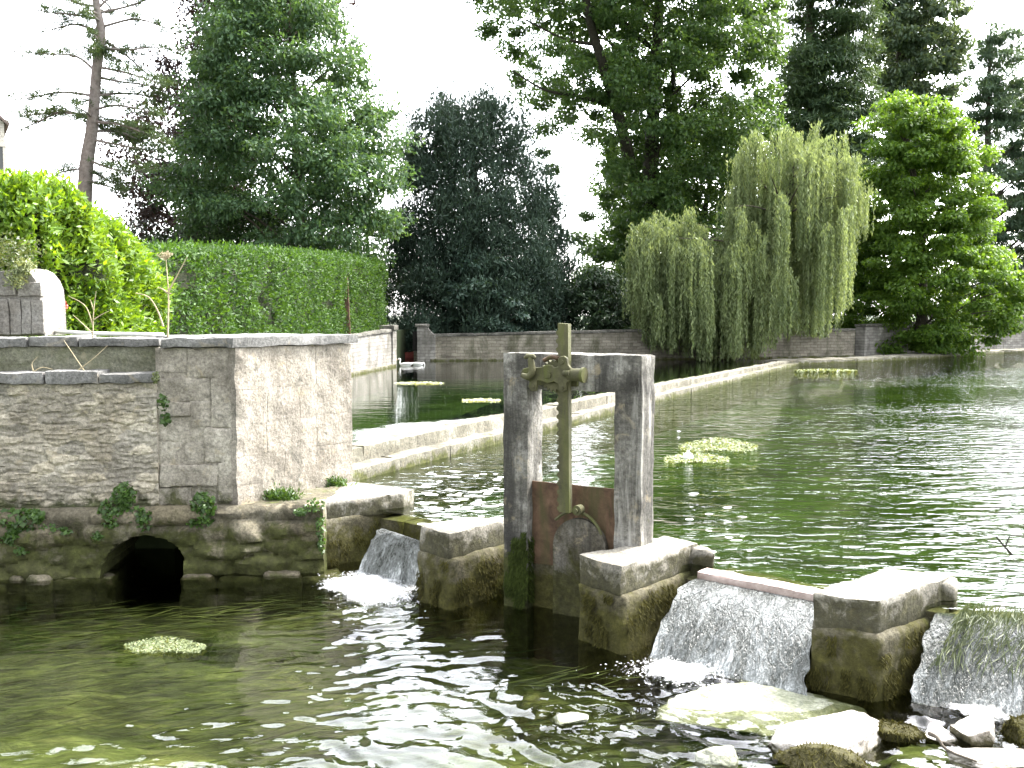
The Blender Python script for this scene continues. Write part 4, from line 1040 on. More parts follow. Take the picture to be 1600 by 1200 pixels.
# ---- weeping willow
def willow():
    Y = 43.; rng = np.random.default_rng(33)
    t = thing('weeping_willow', 'pale green weeping willow trailing its strands over the far wall to the water', 'tree', (*Q(1225, 540, Y + 3.)[:2], .85))
    us = [988, 995, 1015, 1060, 1080, 1095, 1120, 1132, 1142, 1160, 1180, 1200, 1240, 1280, 1300, 1322, 1340, 1350, 1354]
    vt = [400, 350, 338, 338, 322, 345, 362, 380, 250, 215, 200, 190, 184, 186, 195, 210, 238, 262, 310]
    ub = [985, 1010, 1060, 1110, 1135, 1180, 1240, 1300, 1315, 1330, 1355]
    vb = [480, 535, 545, 555, 552, 552, 515, 520, 500, 440, 350]
    mb = MB(); base = V3(*Q(1225, 540, Y + 3.)[:2], .6)
    trunk = smooth_path([base, Q(1222, 430, Y + 1.6), Q(1218, 370, Y + .4), Q(1232, 300, Y), Q(1248, 240, Y)], 14); tube(mb, trunk, np.linspace(.4, .07, 14), 9)
    heads = [(1015, 345, -1), (1050, 342, 1), (1085, 328, 0), (1110, 360, 1.5), (1160, 222, -1), (1185, 205, 1), (1215, 192, -1.5), (1255, 188, .5), (1290, 195, -1), (1325, 220, 1), (1345, 265, 0), (1205, 255, -3.2), (1265, 245, -3.4), (1310, 285, -3), (1150, 300, -2.6), (1060, 350, -2.2), (1235, 270, 3), (1290, 260, 3)]
    hp = []
    for u, v, o in heads:
        e = Q(u, v + 22, Y + o + .6); s = trunk[5 if u < 1130 else 8]
        m_ = lerp(s, e, .6) + V3(0, 0, .15); br = smooth_path([s, m_, e], 10); tube(mb, br, np.linspace(.05, .012, 10), 6, cap=False); hp.append(e)
    mb.build('trunk', M['bark'], t)
    C_, A_, tw = [], [], MB()
    n = 0
    sprays = []
    for k in range(240):
        if k < 205: u = rng.uniform(990, 1350)
        else: u = rng.uniform(1090, 1190)
        top = np.interp(u, us, vt) - 12 + abs(rng.normal(0, 10)); bot = np.interp(u, ub, vb)
        cu_, hw_, half = (1062, 74, 2.0) if u < 1132 else (1245, 108, 3.4)
        e_ = math.sqrt(max(.04, 1 - ((u - cu_) / hw_) ** 2)); dep = rng.uniform(-1, 1) * half * e_
        frac = abs(dep) / (half * e_ + 1e-6)
        v0 = top + (bot - top) * (.30 * frac ** 2 + (rng.random() ** 2.0) * .5)
        if k >= 205: v0 = rng.uniform(360, 450); dep = rng.uniform(-3, 1)
        sprays.append((u, dep, v0, rng.random(), rng.normal(0, .22), cu_, bot))
    for k in range(3900):
        su, dep, v0, kind, sway, cu_, bot = sprays[rng.integers(len(sprays))]
        u = su + rng.normal(0, 6.5); dep = dep + rng.normal(0, .28); v0 = v0 + abs(rng.normal(0, 14))
        v1 = v0 + (bot - v0) * (.35 + .65 * kind) * rng.uniform(.7, 1.05) if kind < .55 else bot + 8 - 85 * rng.random() ** 1.6
        if v1 - v0 < 40: v1 = v0 + rng.uniform(30, 70)
        s = Q(u, v0, Y + dep); e = Q(u, v1, Y + dep); e[0], e[1] = s[0], s[1]
        side = sway + np.sign(u - su) * rng.uniform(.0, .35) + rng.normal(0, .06)
        L = s[2] - e[2]; m_ = max(8, int(L / .085)); z = np.linspace(0, 1, m_)
        arch = np.clip(z * L / .5, 0, 1)
        px = s[0] + side * (np.sin(arch * math.pi / 2) - 1) + .05 * np.sin(z * L * 1.3 + k) * z
        py = s[1] + np.sign(dep) * .2 * (np.sin(arch * math.pi / 2) - 1) + .05 * np.cos(z * L * 1.1 + k * 2) * z
        pz = s[2] - z * L
        pts = np.stack([px, py, pz], 1); C_.append(np.repeat(pts, 2, 0) + rng.normal(0, .03, (m_ * 2, 3)))
        A_.append(V3(0, 0, -1) + rng.normal(0, .42, (m_ * 2, 3)) * V3(1, 1, .3))
    C_ = np.concatenate(C_); A_ = np.concatenate(A_)
    leaves('crown', C_, A_, rng.normal(0, 1, C_.shape), .17 * rng.uniform(.7, 1.3, len(C_)), .27, L_['willow_leaves'], t)
willow()

# ------------------------------------------------------------------ hedges
def hedge(name, label, path, zb, zt, th, leafkey, seed, n, leaf, wr=.38, round_=.25, rough=.06, lump=.15):
    """clipped hedge: dark twiggy core with leaves all over its skin. path: list of plan points along its front face"""
    rng = np.random.default_rng(seed); path = [np.asarray(p, float) for p in path]
    t = thing(name, label, 'hedge', (*path[0], zb))
    seg = [np.linalg.norm(b - a) for a, b in zip(path[:-1], path[1:])]; tot = sum(seg)
    ws = np.array(seg) / tot
    def place(k, s, d): a, b = path[k], path[k + 1]; u_ = unit(b - a); nrm = V3(-u_[1], u_[0]); return lerp(a, b, s) + nrm * d, u_, nrm
    C_, A_, N_ = [], [], []
    k = rng.choice(len(seg), n, p=ws); s = rng.random(n)
    H_ = (np.asarray(zt) - zb)
    ztop = np.array([lerp(zt[i], zt[i + 1], x) for i, x in zip(k, s)]) if not np.isscalar(zt) else np.full(n, zt)
    # perimeter coordinate: front, top, back
    hgt = ztop - zb; per = rng.random(n) * (hgt * 1.15 + th)
    fr = per < hgt; tp = (per >= hgt) & (per < hgt + th)
    d_ = np.where(fr, 0., np.where(tp, per - hgt, th)); z = np.where(fr, zb + per, np.where(tp, ztop, zb + hgt * (1 - (per - hgt - th) / (hgt * .15 + 1e-6) * .3)))
    # rounded top edge
    r = round_; ez = ztop - z
    inset = np.where(fr & (ez < r), r - np.sqrt(np.clip(r * r - (r - ez) ** 2, 0, None)), 0.); d_ = d_ + inset
    zed = np.where(tp & (d_ < r), r - np.sqrt(np.clip(r * r - (r - d_) ** 2, 0, None)), 0.); z = z - zed
    a_ = np.array([path[i] for i in k]); b_ = np.array([path[i + 1] for i in k]); u_ = unit(b_ - a_); nr = np.stack([-u_[:, 1], u_[:, 0]], 1)
    xy = a_ + (b_ - a_) * s[:, None]
    pos = np.concatenate([xy, z[:, None]], 1)
    bul = lump * fbm(pos * 1.3, seed, 3) + rough * rng.normal(0, 1, n)
    onrm = np.where(fr[:, None], np.concatenate([-nr, np.zeros((n, 1)) + .15], 1), np.where(tp[:, None], np.tile(V3(0, 0, 1), (n, 1)), np.concatenate([nr, np.zeros((n, 1))], 1)))
    pos[:, :2] += nr * d_[:, None]; pos += onrm * bul[:, None]
    kp = fbm(pos * 2.6, seed + 5, 3) + .25 * rng.random(n) > -.10; pos, onrm = pos[kp], onrm[kp]; n = len(pos)
    a = unit(onrm * .55 + rng.normal(0, .5, (n, 3)) + V3(0, 0, .15)); nn = unit(onrm + rng.normal(0, .45, (n, 3)) + V3(0, 0, .35))
    leaves('foliage', pos, a, nn, leaf * rng.uniform(.6, 1.3, n), wr, L_[leafkey], t, fold=-.04)
    mb = MB()
    for i in range(len(seg)):
        p0, _, nr_ = place(i, 0, .16); p1, _, _ = place(i, 1, .16)
        z0 = zt[i] if not np.isscalar(zt) else zt; z1 = zt[i + 1] if not np.isscalar(zt) else zt
        q = [p0, p1, p1 + nr_ * (th - .32), p0 + nr_ * (th - .32)]
        block(mb, q, zb - .2, [z0 - .2, z1 - .2, z1 - .2, z0 - .2], res=.25, rnd=.25, amp=.06, seed=seed + i)
    mb.build('twigs', M['twig'], t)
    return t
M['twig'] = simple_mat('hedge_twigs', (.010, .014, .006), (.03, .034, .014), 8, .95)
def tz(u, v, Y): return Q(u, v, Y)[2]
pA, pB, pC = V3(-6.30, 18.2), V3(-6.55, 25.5), V3(-4.78, 37.6)
q0, q1, q2 = Q(262, 500, 18.6)[:2], Q(470, 500, 25.6)[:2], Q(603, 500, 37.0)[:2]
# the clipped hedge stands on the bank behind the pool wall, its long face towards the water
def hedge_pt(u, Y): return Q(u, 500, Y)[:2]
hp_ = [hedge_pt(236, 17.5), hedge_pt(330, 20.), hedge_pt(440, 24.5), hedge_pt(545, 33.3), hedge_pt(603, 38.6)]
hedge('clipped_hedge', 'dark green clipped hedge on top of the pool wall, square-cut at its right end', [p for p in hp_], 1.25,
      [tz(236, 386, 17.5), tz(330, 388, 20.), tz(440, 394, 24.5), tz(545, 402, 33.3), tz(600, 414, 38.6)], 1.6, 'hedge_leaves', 61, 82000, .10, round_=.15, rough=.07, lump=.18)
lp = [hedge_pt(-120, 12.6), hedge_pt(60, 13.2), hedge_pt(150, 13.9), hedge_pt(210, 15.), hedge_pt(243, 16.6)]
hedge('laurel_hedge', 'bright yellow-green sunlit hedge, tall and rounded, at the left edge', lp, 1.3,
      [tz(-100, 284, 12.6), tz(60, 284, 13.2), tz(150, 308, 13.9), tz(205, 345, 15.), tz(240, 400, 16.6)], 2.0, 'laurel_leaves', 71, 52000, .115, wr=.34, round_=.6, rough=.10, lump=.45)

# ------------------------------------------------------------------ falling water and foam
def fall_mat():
    m = NT('falling_water'); uv = m.n('ShaderNodeUVMap'); uv.uv_map = 'flow'
    def st(sx, sy, det, dist=.4):
        mp = m.n('ShaderNodeMapping'); m.l(uv.outputs[0], mp.inputs[0]); mp.inputs['Scale'].default_value = (sx, sy, 1); return m.noise(mp.outputs[0], 1., det, .62, dist)
    a = st(34, 11, 4, 1.); b = st(90, 34, 3, .6); big = st(5, 2, 3)
    k = m.math('ADD', m.math('ADD', m.math('MULTIPLY', a, .42), m.math('MULTIPLY', b, .25)), m.math('MULTIPLY', big, .55))
    k = m.math('ADD', k, m.math('MULTIPLY', m.attr('froth'), .16))
    c = m.ramp(k, [(.46, (.028, .032, .027)), (.60, (.075, .082, .074)), (.71, (.22, .235, .23)), (.83, (.70, .72, .72))])
    n_ = m.bump(m.math('ADD', a, m.math('MULTIPLY', b, .5)), 1., .05)
    return m.done(m.bsdf(c, m.ramp(k, [(.5, .12), (.7, .5)]), n_, spec=.6))
M['fall'] = fall_mat()
def fall(name, label, t0, t1, b0, b1, zt, zb, seed, bulge=.05, froth=.0):
    W = np.linalg.norm(t1 - t0); nu, nvv = max(8, int(W / .018)), 44
    U, T = np.meshgrid(np.linspace(0, 1, nu), np.linspace(0, 1, nvv)); u, t_ = U.ravel(), T.ravel()
    top = t0 + (t1 - t0) * u[:, None]; bot = b0 + (b1 - b0) * u[:, None]
    e = .16 * fbm(np.stack([u * W * 6, u * 0, u * 0], 1), seed)[:, None] * t_[:, None] * .3
    xy = top + (bot - top) * (t_[:, None] ** .9 + e * .9)
    edg = (np.clip(.06 - u * W, 0, 1) - np.clip(.06 - (1 - u) * W, 0, 1)) * (-.35 + fbm(np.stack([t_ * 7, u * 3, u * 0], 1), seed + 9, 3)) * .9
    xy = xy + unit(t1 - t0) * edg[:, None]
    z = zt + (zb - zt) * t_ ** 1.45 + bulge * np.sin(t_ * math.pi) * .5
    p = np.stack([u * W * 14, t_ * 2.2, u * 0], 1)
    z = z + (.020 * fbm(p, seed + 2) + .012 * fbm(p * V3(3, 2.2, 1), seed + 4)) * np.clip(t_ * 4, .15, 1)
    v = np.concatenate([xy, z[:, None]], 1)
    i = np.arange(nvv * nu).reshape(nvv, nu); f = np.stack([i[:-1, :-1], i[1:, :-1], i[1:, 1:], i[:-1, 1:]], -1).reshape(-1, 4)
    me = bpy.data.meshes.new(name); quads_into(me, v, f); me.polygons.foreach_set('use_smooth', np.ones(len(f), bool))
    uvl = me.uv_layers.new(name='flow'); L = np.stack([u * W, t_ * .8], 1)[f.ravel()]; uvl.data.foreach_set('uv', L.astype(np.float32).ravel())
    at = me.attributes.new('froth', 'FLOAT', 'POINT'); at.data.foreach_set('value', np.clip(froth + np.clip(t_ - .6, 0, 1) * 1.2 - np.clip(.25 - t_, 0, 1) * 1.2, -1, 1).astype(np.float32))
    o = link(name, me, M['fall']); return tag(o, label, 'waterfall', kind='thing')
fall('waterfall', 'narrow steep spill of white water between the first two piers', P(600, 826, -.06)[:2], P(664, 848, -.06)[:2], P(560, 896, -.49)[:2], P(648, 914, -.49)[:2], -.06, -.5, 3, froth=.25)
fall('waterfall', 'wide silvery sheet of water sliding down below the pinkish stone lip', CA - nn * .03 - dn * .10, CB - nn * .03 + dn * .05, P(1016, 1026, -.49)[:2], P(1256, 1086, -.49)[:2], -.035, -.5, 5, froth=.1)
fall('waterfall', 'broken spill of water with trailing weed at the right edge', P(1474, 958, -.04)[:2], P(1680, 972, -.04)[:2], P(1424, 1096, -.49)[:2], P(1690, 1132, -.49)[:2], -.04, -.5, 9, froth=-.15)
rg = np.random.default_rng(12)
n = 700; uu = rg.random(n) ** 1.3; tt_ = rg.random(n) ** 2.2
top = P(1500, 966, -.03) + (P(1640, 975, -.03) - P(1500, 966, -.03)) * uu[:, None]; bot = P(1450, 1070, -.4) + (P(1640, 1095, -.4) - P(1450, 1070, -.4)) * uu[:, None]
c_ = top + (bot - top) * (tt_ * .8)[:, None] + V3(0, 0, .05)
dirn = unit(P(1470, 1070, -.4) - P(1520, 966, -.03))
tag(leaves('water_weed', c_, dirn + rg.normal(0, .35, (n, 3)), V3(0, -.3, 1) + rg.normal(0, .3, (n, 3)), .17 * rg.uniform(.5, 1.5, n), .035, L_['olive_shrub_leaves']),
    'stringy green weed combed down over the right-hand spill', 'water weed', kind='thing')

def foam_mat():
    m = NT('foam_and_glare'); p = m.pos()
    a = m.noise(p, 16, 6, .75, .8); b = m.noise(p, 55, 4, .7)
    k = m.math('ADD', m.math('ADD', m.math('MULTIPLY', a, .7), m.math('MULTIPLY', b, .4)), m.math('SUBTRACT', m.attr('cover'), .62))
    c2 = m.noise(p, 130, 3, .7); k = m.math('ADD', k, m.math('MULTIPLY', m.math('SUBTRACT', c2, .5), .5)); f = m.ramp(k, [(.40, 0.), (.74, 1.)])
    d = m.bsdf((.86, .88, .88), .6, m.bump(b, .8, .03), spec=.4)
    tr = m.n('ShaderNodeBsdfTransparent'); mx = m.n('ShaderNodeMixShader')
    m.l(f, mx.inputs[0]); m.l(tr.outputs[0], mx.inputs[1]); m.l(d, mx.inputs[2]); return m.done(mx.outputs[0])
M['foam'] = foam_mat()
def foam(label, outline, seed, height=.05, gain=1., zs=Z_LOW):
    pts = np.array([P(u, v, zs)[:2] for u, v in outline]); c = pts.mean(0)
    ring = []; nR, nA = 26, 72
    ang = np.linspace(0, 2 * math.pi, nA, endpoint=False)
    d = pts - c; th = np.arctan2(d[:, 1], d[:, 0]); o = np.argsort(th); th, rd = th[o], np.hypot(d[o, 0], d[o, 1])
    R_ = np.interp(ang, np.r_[th - 2 * math.pi, th, th + 2 * math.pi], np.r_[rd, rd, rd])
    rr = (np.arange(nR) + .02) / (nR - 1)
    rad, aa = np.meshgrid(rr, ang, indexing='ij'); RR = np.tile(R_, (nR, 1))
    x = c[0] + (rad * RR * np.cos(aa)).ravel(); y = c[1] + (rad * RR * np.sin(aa)).ravel(); q = np.stack([x, y, x * 0], 1)
    cov = np.clip((1 - rad.ravel()) * 1.25, 0, 1) * gain + .22 * fbm(q * V3(7, 16, 1), seed + 5)
    z = (low_z(x, y) if zs == Z_LOW else np.full(x.shape, zs)) + .012 + height * np.clip(1 - rad.ravel(), 0, 1) * (1 + .9 * fbm(q * 11, seed)) + .02 * fbm(q * 26, seed + 1)
    i = np.arange(nR * nA).reshape(nR, nA); f = np.stack([i[:-1, :], i[1:, :], np.roll(i, -1, 1)[1:, :], np.roll(i, -1, 1)[:-1, :]], -1).reshape(-1, 4)
    me = bpy.data.meshes.new('foam'); quads_into(me, np.stack([x, y, z], 1), f); me.polygons.foreach_set('use_smooth', np.ones(len(f), bool))
    at = me.attributes.new('cover', 'FLOAT', 'POINT'); at.data.foreach_set('value', cov.astype(np.float32))
    return tag(link('foam', me, M['foam']), label, 'foam', kind='stuff')
foam('white foam boiling at the foot of the narrow spill', [(470, 908), (520, 893), (560, 882), (648, 902), (652, 960), (610, 975), (560, 958), (510, 934)], 3, .05, 1.0)
foam('white foam line at the foot of the wide silvery fall', [(972, 1050), (1000, 1024), (1050, 1030), (1120, 1052), (1150, 1066), (1110, 1080), (1040, 1080), (995, 1068)], 5, .05, .95)
foam('thin foam under the right-hand spill', [(1425, 1092), (1500, 1096), (1600, 1120), (1640, 1140), (1540, 1135), (1450, 1112)], 7, .03, .8)
def spray(label, u0, u1, v0, v1, n, sz, seed, zr=.05):
    rg = np.random.default_rng(seed); uu = rg.normal((u0 + u1) / 2, (u1 - u0) / 4.6, n); vv_ = v0 + (v1 - v0) * rg.beta(1.2, 4.2, n)
    c = np.array([P(a, b, Z_LOW) for a, b in zip(uu, vv_)]); c[:, 2] = low_z(c[:, 0], c[:, 1]) + .004 + rg.random(n) ** 5 * zr
    return tag(leaves('foam', c, rg.normal(0, 1, (n, 3)) * V3(1, .35, .1), V3(0, 0, 1) + rg.normal(0, .2, (n, 3)), sz * rg.uniform(.3, 1.4, n), .55, M['fleck']), label, 'foam', kind='stuff')
M['fleck'] = simple_mat('foam_and_glint', (.75, .76, .76), (.88, .88, .88), 30, .6)
spray('splashing drops and foam flecks spreading from the narrow spill', 520, 660, 896, 975, 2600, .015, 3)
spray('splashing drops and foam flecks along the foot of the wide fall', 975, 1170, 1034, 1090, 2200, .013, 4)
foam('broken white sky glare painted as a sheet on the pool at the near end of the low wall', [(545, 668), (600, 657), (690, 652), (790, 644), (800, 654), (730, 680), (660, 698), (600, 710), (552, 720)], 13, .012, .92, .012)  # white sheet paints the sky glare on the rippled pool
rg = np.random.default_rng(8); mb = MB()
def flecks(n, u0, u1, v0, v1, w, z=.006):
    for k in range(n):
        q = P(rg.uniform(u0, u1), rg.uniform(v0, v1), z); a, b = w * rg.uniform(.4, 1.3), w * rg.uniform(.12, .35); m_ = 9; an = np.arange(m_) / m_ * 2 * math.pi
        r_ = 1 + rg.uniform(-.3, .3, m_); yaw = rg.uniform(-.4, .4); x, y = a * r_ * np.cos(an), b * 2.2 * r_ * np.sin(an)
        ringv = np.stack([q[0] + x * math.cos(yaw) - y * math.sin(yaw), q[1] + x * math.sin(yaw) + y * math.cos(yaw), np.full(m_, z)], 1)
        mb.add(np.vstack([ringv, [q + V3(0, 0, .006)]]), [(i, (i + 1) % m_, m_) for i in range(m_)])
flecks(60, 652, 785, 735, 822, .07); flecks(9, 1040, 1180, 800, 880, .05); flecks(5, 1060, 1260, 640, 800, .05)  # white ovals stand in for bright sky reflected by the ripples
tag(mb.build('glint_flecks', M['fleck']), 'scattered white flecks painting sky glints on the upper river', 'foam', kind='stuff')

# ------------------------------------------------------------------ rocks by the falls
def rock(label, u, v, sx, sy, sz, yaw, seed, material, zc=Z_LOW, flat_top=None, planes=9, name='river_rock'):
    rg = np.random.default_rng(seed); bm = bmesh.new(); bmesh.ops.create_icosphere(bm, subdivisions=5, radius=1.)
    p = np.array([q.co[:] for q in bm.verts]); f = [[q.index for q in fc.verts] for fc in bm.faces]; bm.free()
    for k in range(planes):
        n_ = unit(rg.normal(0, 1, 3)); d = rg.uniform(.38, .72); p -= np.clip(p @ n_ - d, 0, None)[:, None] * n_
    if flat_top: n_ = unit(V3(*flat_top)); p -= np.clip(p @ n_ - .42, 0, None)[:, None] * n_
    p *= 1 + .10 * fbm(p * 3.2 + seed, seed)[:, None] + .06 * fbm(p * 10 + seed, seed)[:, None]
    p *= V3(sx, sy, sz) * 1.35; c, s_ = math.cos(yaw), math.sin(yaw); p = np.stack([p[:, 0] * c - p[:, 1] * s_, p[:, 0] * s_ + p[:, 1] * c, p[:, 2]], 1)
    q = P(u, v, zc); mb = MB(); mb.add(p + q, f); o = tag(mb.build(name, material), label, 'rock', 'rocks below the falls')
    if material is M['mossrock']:
        pv = p[rg.integers(0, len(p), 1500)]; nr = unit(pv / V3(sx, sy, sz) ** 2); keep = pv[:, 2] > -.02; pv, nr = pv[keep], nr[keep]; m_ = len(pv)
        leaves('moss', pv + q + nr * .004, unit(nr * .5 + V3(0, -.2, -.7) + rg.normal(0, .4, (m_, 3))), nr + rg.normal(0, .4, (m_, 3)), .04 * rg.uniform(.5, 1.4, m_), .16, M['moss'], o)
    return o
M['mossrock'] = stone_mat('mossy_rock', (.07, .06, .04), (.13, .11, .08), (.24, .21, .16), moss=(.045, .042, .014), moss_z=(-.45, -.2), lichen=.3)
M['algae'] = stone_mat('algae_slab', (.16, .17, .12), (.28, .29, .22), (.44, .45, .38), lichen=.3, moss=(.12, .13, .06), moss_z=(-.62, -.46), k=.8)
rock('long sun-bleached rock with a sloping flat top in front of the right-hand pier', 1318, 1150, .36, .20, .16, .35, 3, M['rock'], Z_LOW + .01, (-.15, -.1, 1))
rock('brown mossy rock against the right end of the long bleached rock', 1400, 1150, .13, .12, .09, .2, 5, M['mossrock'], Z_LOW + .01, (.1, -.1, 1))
rock('rounded mossy boulder cut by the bottom edge of the photo', 1280, 1204, .20, .14, .09, .1, 7, M['mossrock'], Z_LOW)
rock('pale wedge-shaped rock, tallest of those near the right edge', 1524, 1145, .15, .13, .15, .5, 12, M['rock'], Z_LOW + .03, (-.3, -.1, 1))
rock('small pale angular stone left of the wedge-shaped rock', 1468, 1150, .09, .07, .08, .7, 14, M['rock'], Z_LOW + .01, (-.3, -.1, 1))
rock('flat reddish slab of rock below the wedge-shaped rock', 1535, 1182, .26, .10, .06, -.1, 16, M['rock'], Z_LOW + .01, (0, 0, 1))
rock('weedy brown rock at the very right edge', 1592, 1148, .14, .13, .10, 0, 19, M['mossrock'], Z_LOW)
rock('broad pale algae-covered slab just under the thin water before the wide fall', 1195, 1112, .52, .30, .10, .2, 22, M['algae'], Z_LOW - .045, (0, 0, 1), 6)
rock('small half-drowned pale stone at the bottom of the photo left of the boulder', 1128, 1188, .12, .09, .07, .3, 25, M['algae'], Z_LOW - .02)
rock('low olive stone awash in the middle of the rough water', 892, 1128, .14, .08, .06, .3, 27, M['algae'], Z_LOW - .025)
mb = MB(); a, b = P(1452, 1146, Z_LOW + .08), P(1480, 1172, Z_LOW + .06); tube(mb, smooth_path([a, lerp(a, b, .5) + V3(0, 0, .02), b, b + V3(.12, -.1, -.02)], 10), np.linspace(.013, .006, 10), 6)
tube(mb, smooth_path([lerp(a, b, .4), lerp(a, b, .4) + V3(.05, -.12, .02)], 6), .006, 5)
tag(mb.build('driftwood', M['bark']), 'dark stick of driftwood lying across the small rocks', 'stick')
mb = MB(); a, b = P(1580, 866, .0), P(1556, 838, .16); a = Q(1580, 866, P(1580, 866, 0)[1]); b = Q(1556, 838, a[1] + .05)
tube(mb, smooth_path([a - (b - a) * .3, a, b], 8), np.linspace(.016, .006, 8), 6); tube(mb, smooth_path([lerp(a, b, .4), lerp(a, b, .6) + V3(.06, 0, .06)], 5), .006, 5)
tag(mb.build('branch', M['darkbark']), 'dark broken branch sticking out of the rippled river at the right', 'branch')

# ------------------------------------------------------------------ floating weed
def weed_mat_patch(label, u, v, ru, rv, z, n, leaf, seed, key='weed_leaves', wt=0.):
    rg = np.random.default_rng(seed); r_ = rg.random(n) ** .5; a = rg.random(n) * 2 * math.pi
    uu, vv = u + ru * r_ * np.cos(a), v + rv * r_ * np.sin(a) * (1 + .3 * np.sin(3 * a)); c = np.array([P(x, y, z + .004) for x, y in zip(uu, vv)]); c[:, 2] += rg.uniform(0, .022, n)
    return tag(leaves('floating_weed', c, rg.normal(0, 1, (n, 3)) * V3(1, 1, .35), V3(0, 0, 1) + rg.normal(0, .35, (n, 3)), leaf * rg.uniform(.5, 1.4, n), .5, L_[key]), label, 'water weed', 'floating water weed')
weed_mat_patch('pale cushion of water weed floating in the dark basin at the lower left', 258, 1012, 64, 11, Z_LOW, 2600, .022, 3)
weed_mat_patch('larger pale raft of weed on the river right of the gate', 1122, 698, 62, 10, 0, 2600, .05, 5)
weed_mat_patch('raft of weed beside the white float on the river', 1088, 718, 52, 8, 0, 1700, .05, 6)
weed_mat_patch('thin yellow streak of weed far off beyond the end of the low wall', 1290, 579, 50, 1.6, 0, 700, .12, 8)
weed_mat_patch('pale weed streak in the pool close to the swans', 655, 599, 40, 1.2, 0, 420, .10, 9, 'pale_weed')
weed_mat_patch('white flowering weed patch in the middle of the pool', 752, 626, 30, 1.6, 0, 420, .08, 10, 'pale_weed')
c = P(1075, 718, 0); mb = MB(); prof = [(0, -.07), (.05, -.055), (.075, 0), (.06, .045), (.03, .065), (.018, .075), (.018, .095), (0, .10)]
th = np.arange(14) / 14 * 2 * math.pi; vv = np.concatenate([np.stack([c[0] + r_ * np.cos(th), c[1] + r_ * np.sin(th), np.full(14, c[2] + .03 + z)], 1) for r_, z in prof])
mb.add(vv, [(i * 14 + k, i * 14 + (k + 1) % 14, (i + 1) * 14 + (k + 1) % 14, (i + 1) * 14 + k) for i in range(len(prof) - 1) for k in range(14)])
tag(mb.build('float', simple_mat('white_plastic', (.78, .78, .76), (.84, .84, .82), 8, .35)), 'small round white float on the weed right of the sluice gate', 'float')

# ------------------------------------------------------------------ plants on the old wall
def wall_plant(label, spots, n, leaf, seed, key='ivy_leaves', back=-.02, cat='ivy', name='wall_ivy', fold=-.05, wr=.75):
    rg = np.random.default_rng(seed); C_ = []
    for (u, v, ru, rv) in spots:
        for k in range(n // len(spots)):
            a = rg.random() * 2 * math.pi; r_ = rg.random() ** .6; x, y = u + ru * r_ * math.cos(a), v + rv * r_ * math.sin(a)
            p = on_wall(x, back - rg.random() * .12 * (1 - r_ * .7)); d = ray(x, y); C_.append(V3(p[0], p[1], EYE + d[2] * p[1] / d[1]))
    C_ = np.array(C_); m_ = len(C_)
    o = leaves(name, C_, V3(0, -.4, -.4) + rg.normal(0, .6, (m_, 3)), V3(.1, -.8, .6) + rg.normal(0, .4, (m_, 3)), leaf * rg.uniform(.5, 1.4, m_), wr, L_[key], fold=fold)
    return tag(o, label, cat, 'plants rooted in the river wall')
wall_plant('bright green ivy clump low on the wall at the left edge', [(25, 815, 32, 22), (15, 838, 18, 14), (55, 808, 14, 12)], 620, .055, 1)
wall_plant('small bright sprigs on the plinth just right of the edge clump', [(78, 828, 16, 12), (100, 832, 12, 10), (28, 862, 14, 8)], 160, .05, 2)
wall_plant('dark dense ivy tumbling over the left shoulder of the culvert arch', [(195, 775, 18, 22), (175, 805, 22, 26), (215, 812, 26, 20), (150, 838, 12, 10)], 950, .045, 3)
wall_plant('light green sprig hanging right above the culvert arch', [(318, 790, 20, 20), (312, 812, 24, 12)], 380, .05, 4)
wall_plant('thin ivy trailing down the joint beside the first flat pier', [(492, 790, 16, 10), (500, 820, 8, 22), (502, 850, 6, 16), (470, 800, 10, 8)], 260, .035, 5, back=-.06)
wall_plant('tuft of green growing in the joint right of the rubble facing', [(258, 628, 10, 14), (262, 655, 9, 10)], 130, .04, 6, back=.05)
wall_plant('mossy tuft at the end of the lower coping', [(249, 590, 6, 9)], 60, .035, 8, key='olive_shrub_leaves', back=.0)
def ledge_plant(label, u, v, n, leaf, seed, key):
    rg = np.random.default_rng(seed); c = P(u, v, H + .02); C_ = c + rg.normal(0, 1, (n, 3)) * V3(.08, .05, .04); C_[:, 2] = np.abs(C_[:, 2] - H) + H
    return tag(leaves('ledge_plant', C_, rg.normal(0, .6, (n, 3)) + V3(0, -.2, .7), rg.normal(0, 1, (n, 3)), leaf * rg.uniform(.5, 1.3, n), .3, L_[key], fold=-.04), label, 'plant', 'plants rooted in the river wall')
ledge_plant('green tuft at the foot of the pale abutment wall', 520, 757, 420, .055, 3, 'ivy_leaves')
ledge_plant('dry reddish plant against the foot of the pale abutment', 474, 752, 420, .06, 4, 'beech_leaves')
ledge_plant('mat of small green leaves on the ledge beside the flat pier', 440, 777, 1100, .05, 5, 'ivy_leaves')

# pillar with a rounded shoulder at the left edge, its plants, a post and a rail
t = thing('stone_pillar', 'whitish stone pillar with a rounded shoulder on the wall at the left edge', 'pillar', (*Q(20, 520, 11.)[:2], 1.6))
Yp = 10.9; outl = [(-70, 530), (69, 524), (67, 475), (64, 450), (58, 436), (48, 424), (36, 418), (20, 421), (-70, 432)]
pp = np.array([Q(u, v, Yp) for u, v in outl]); n = len(pp); c0 = pp.mean(0)
mb = MB(); inner = c0 + (pp - c0) * .955
mb.add(np.concatenate([inner + V3(0, -.02, 0), pp + V3(0, .03, 0), pp + V3(0, .55, 0)]), [tuple(range(n))] + [(i, (i + 1) % n, n + (i + 1) % n, n + i) for i in range(n)] + [(n + i, n + (i + 1) % n, 2 * n + (i + 1) % n, 2 * n + i) for i in range(n)] + [tuple(range(3 * n - 1, 2 * n - 1, -1))])
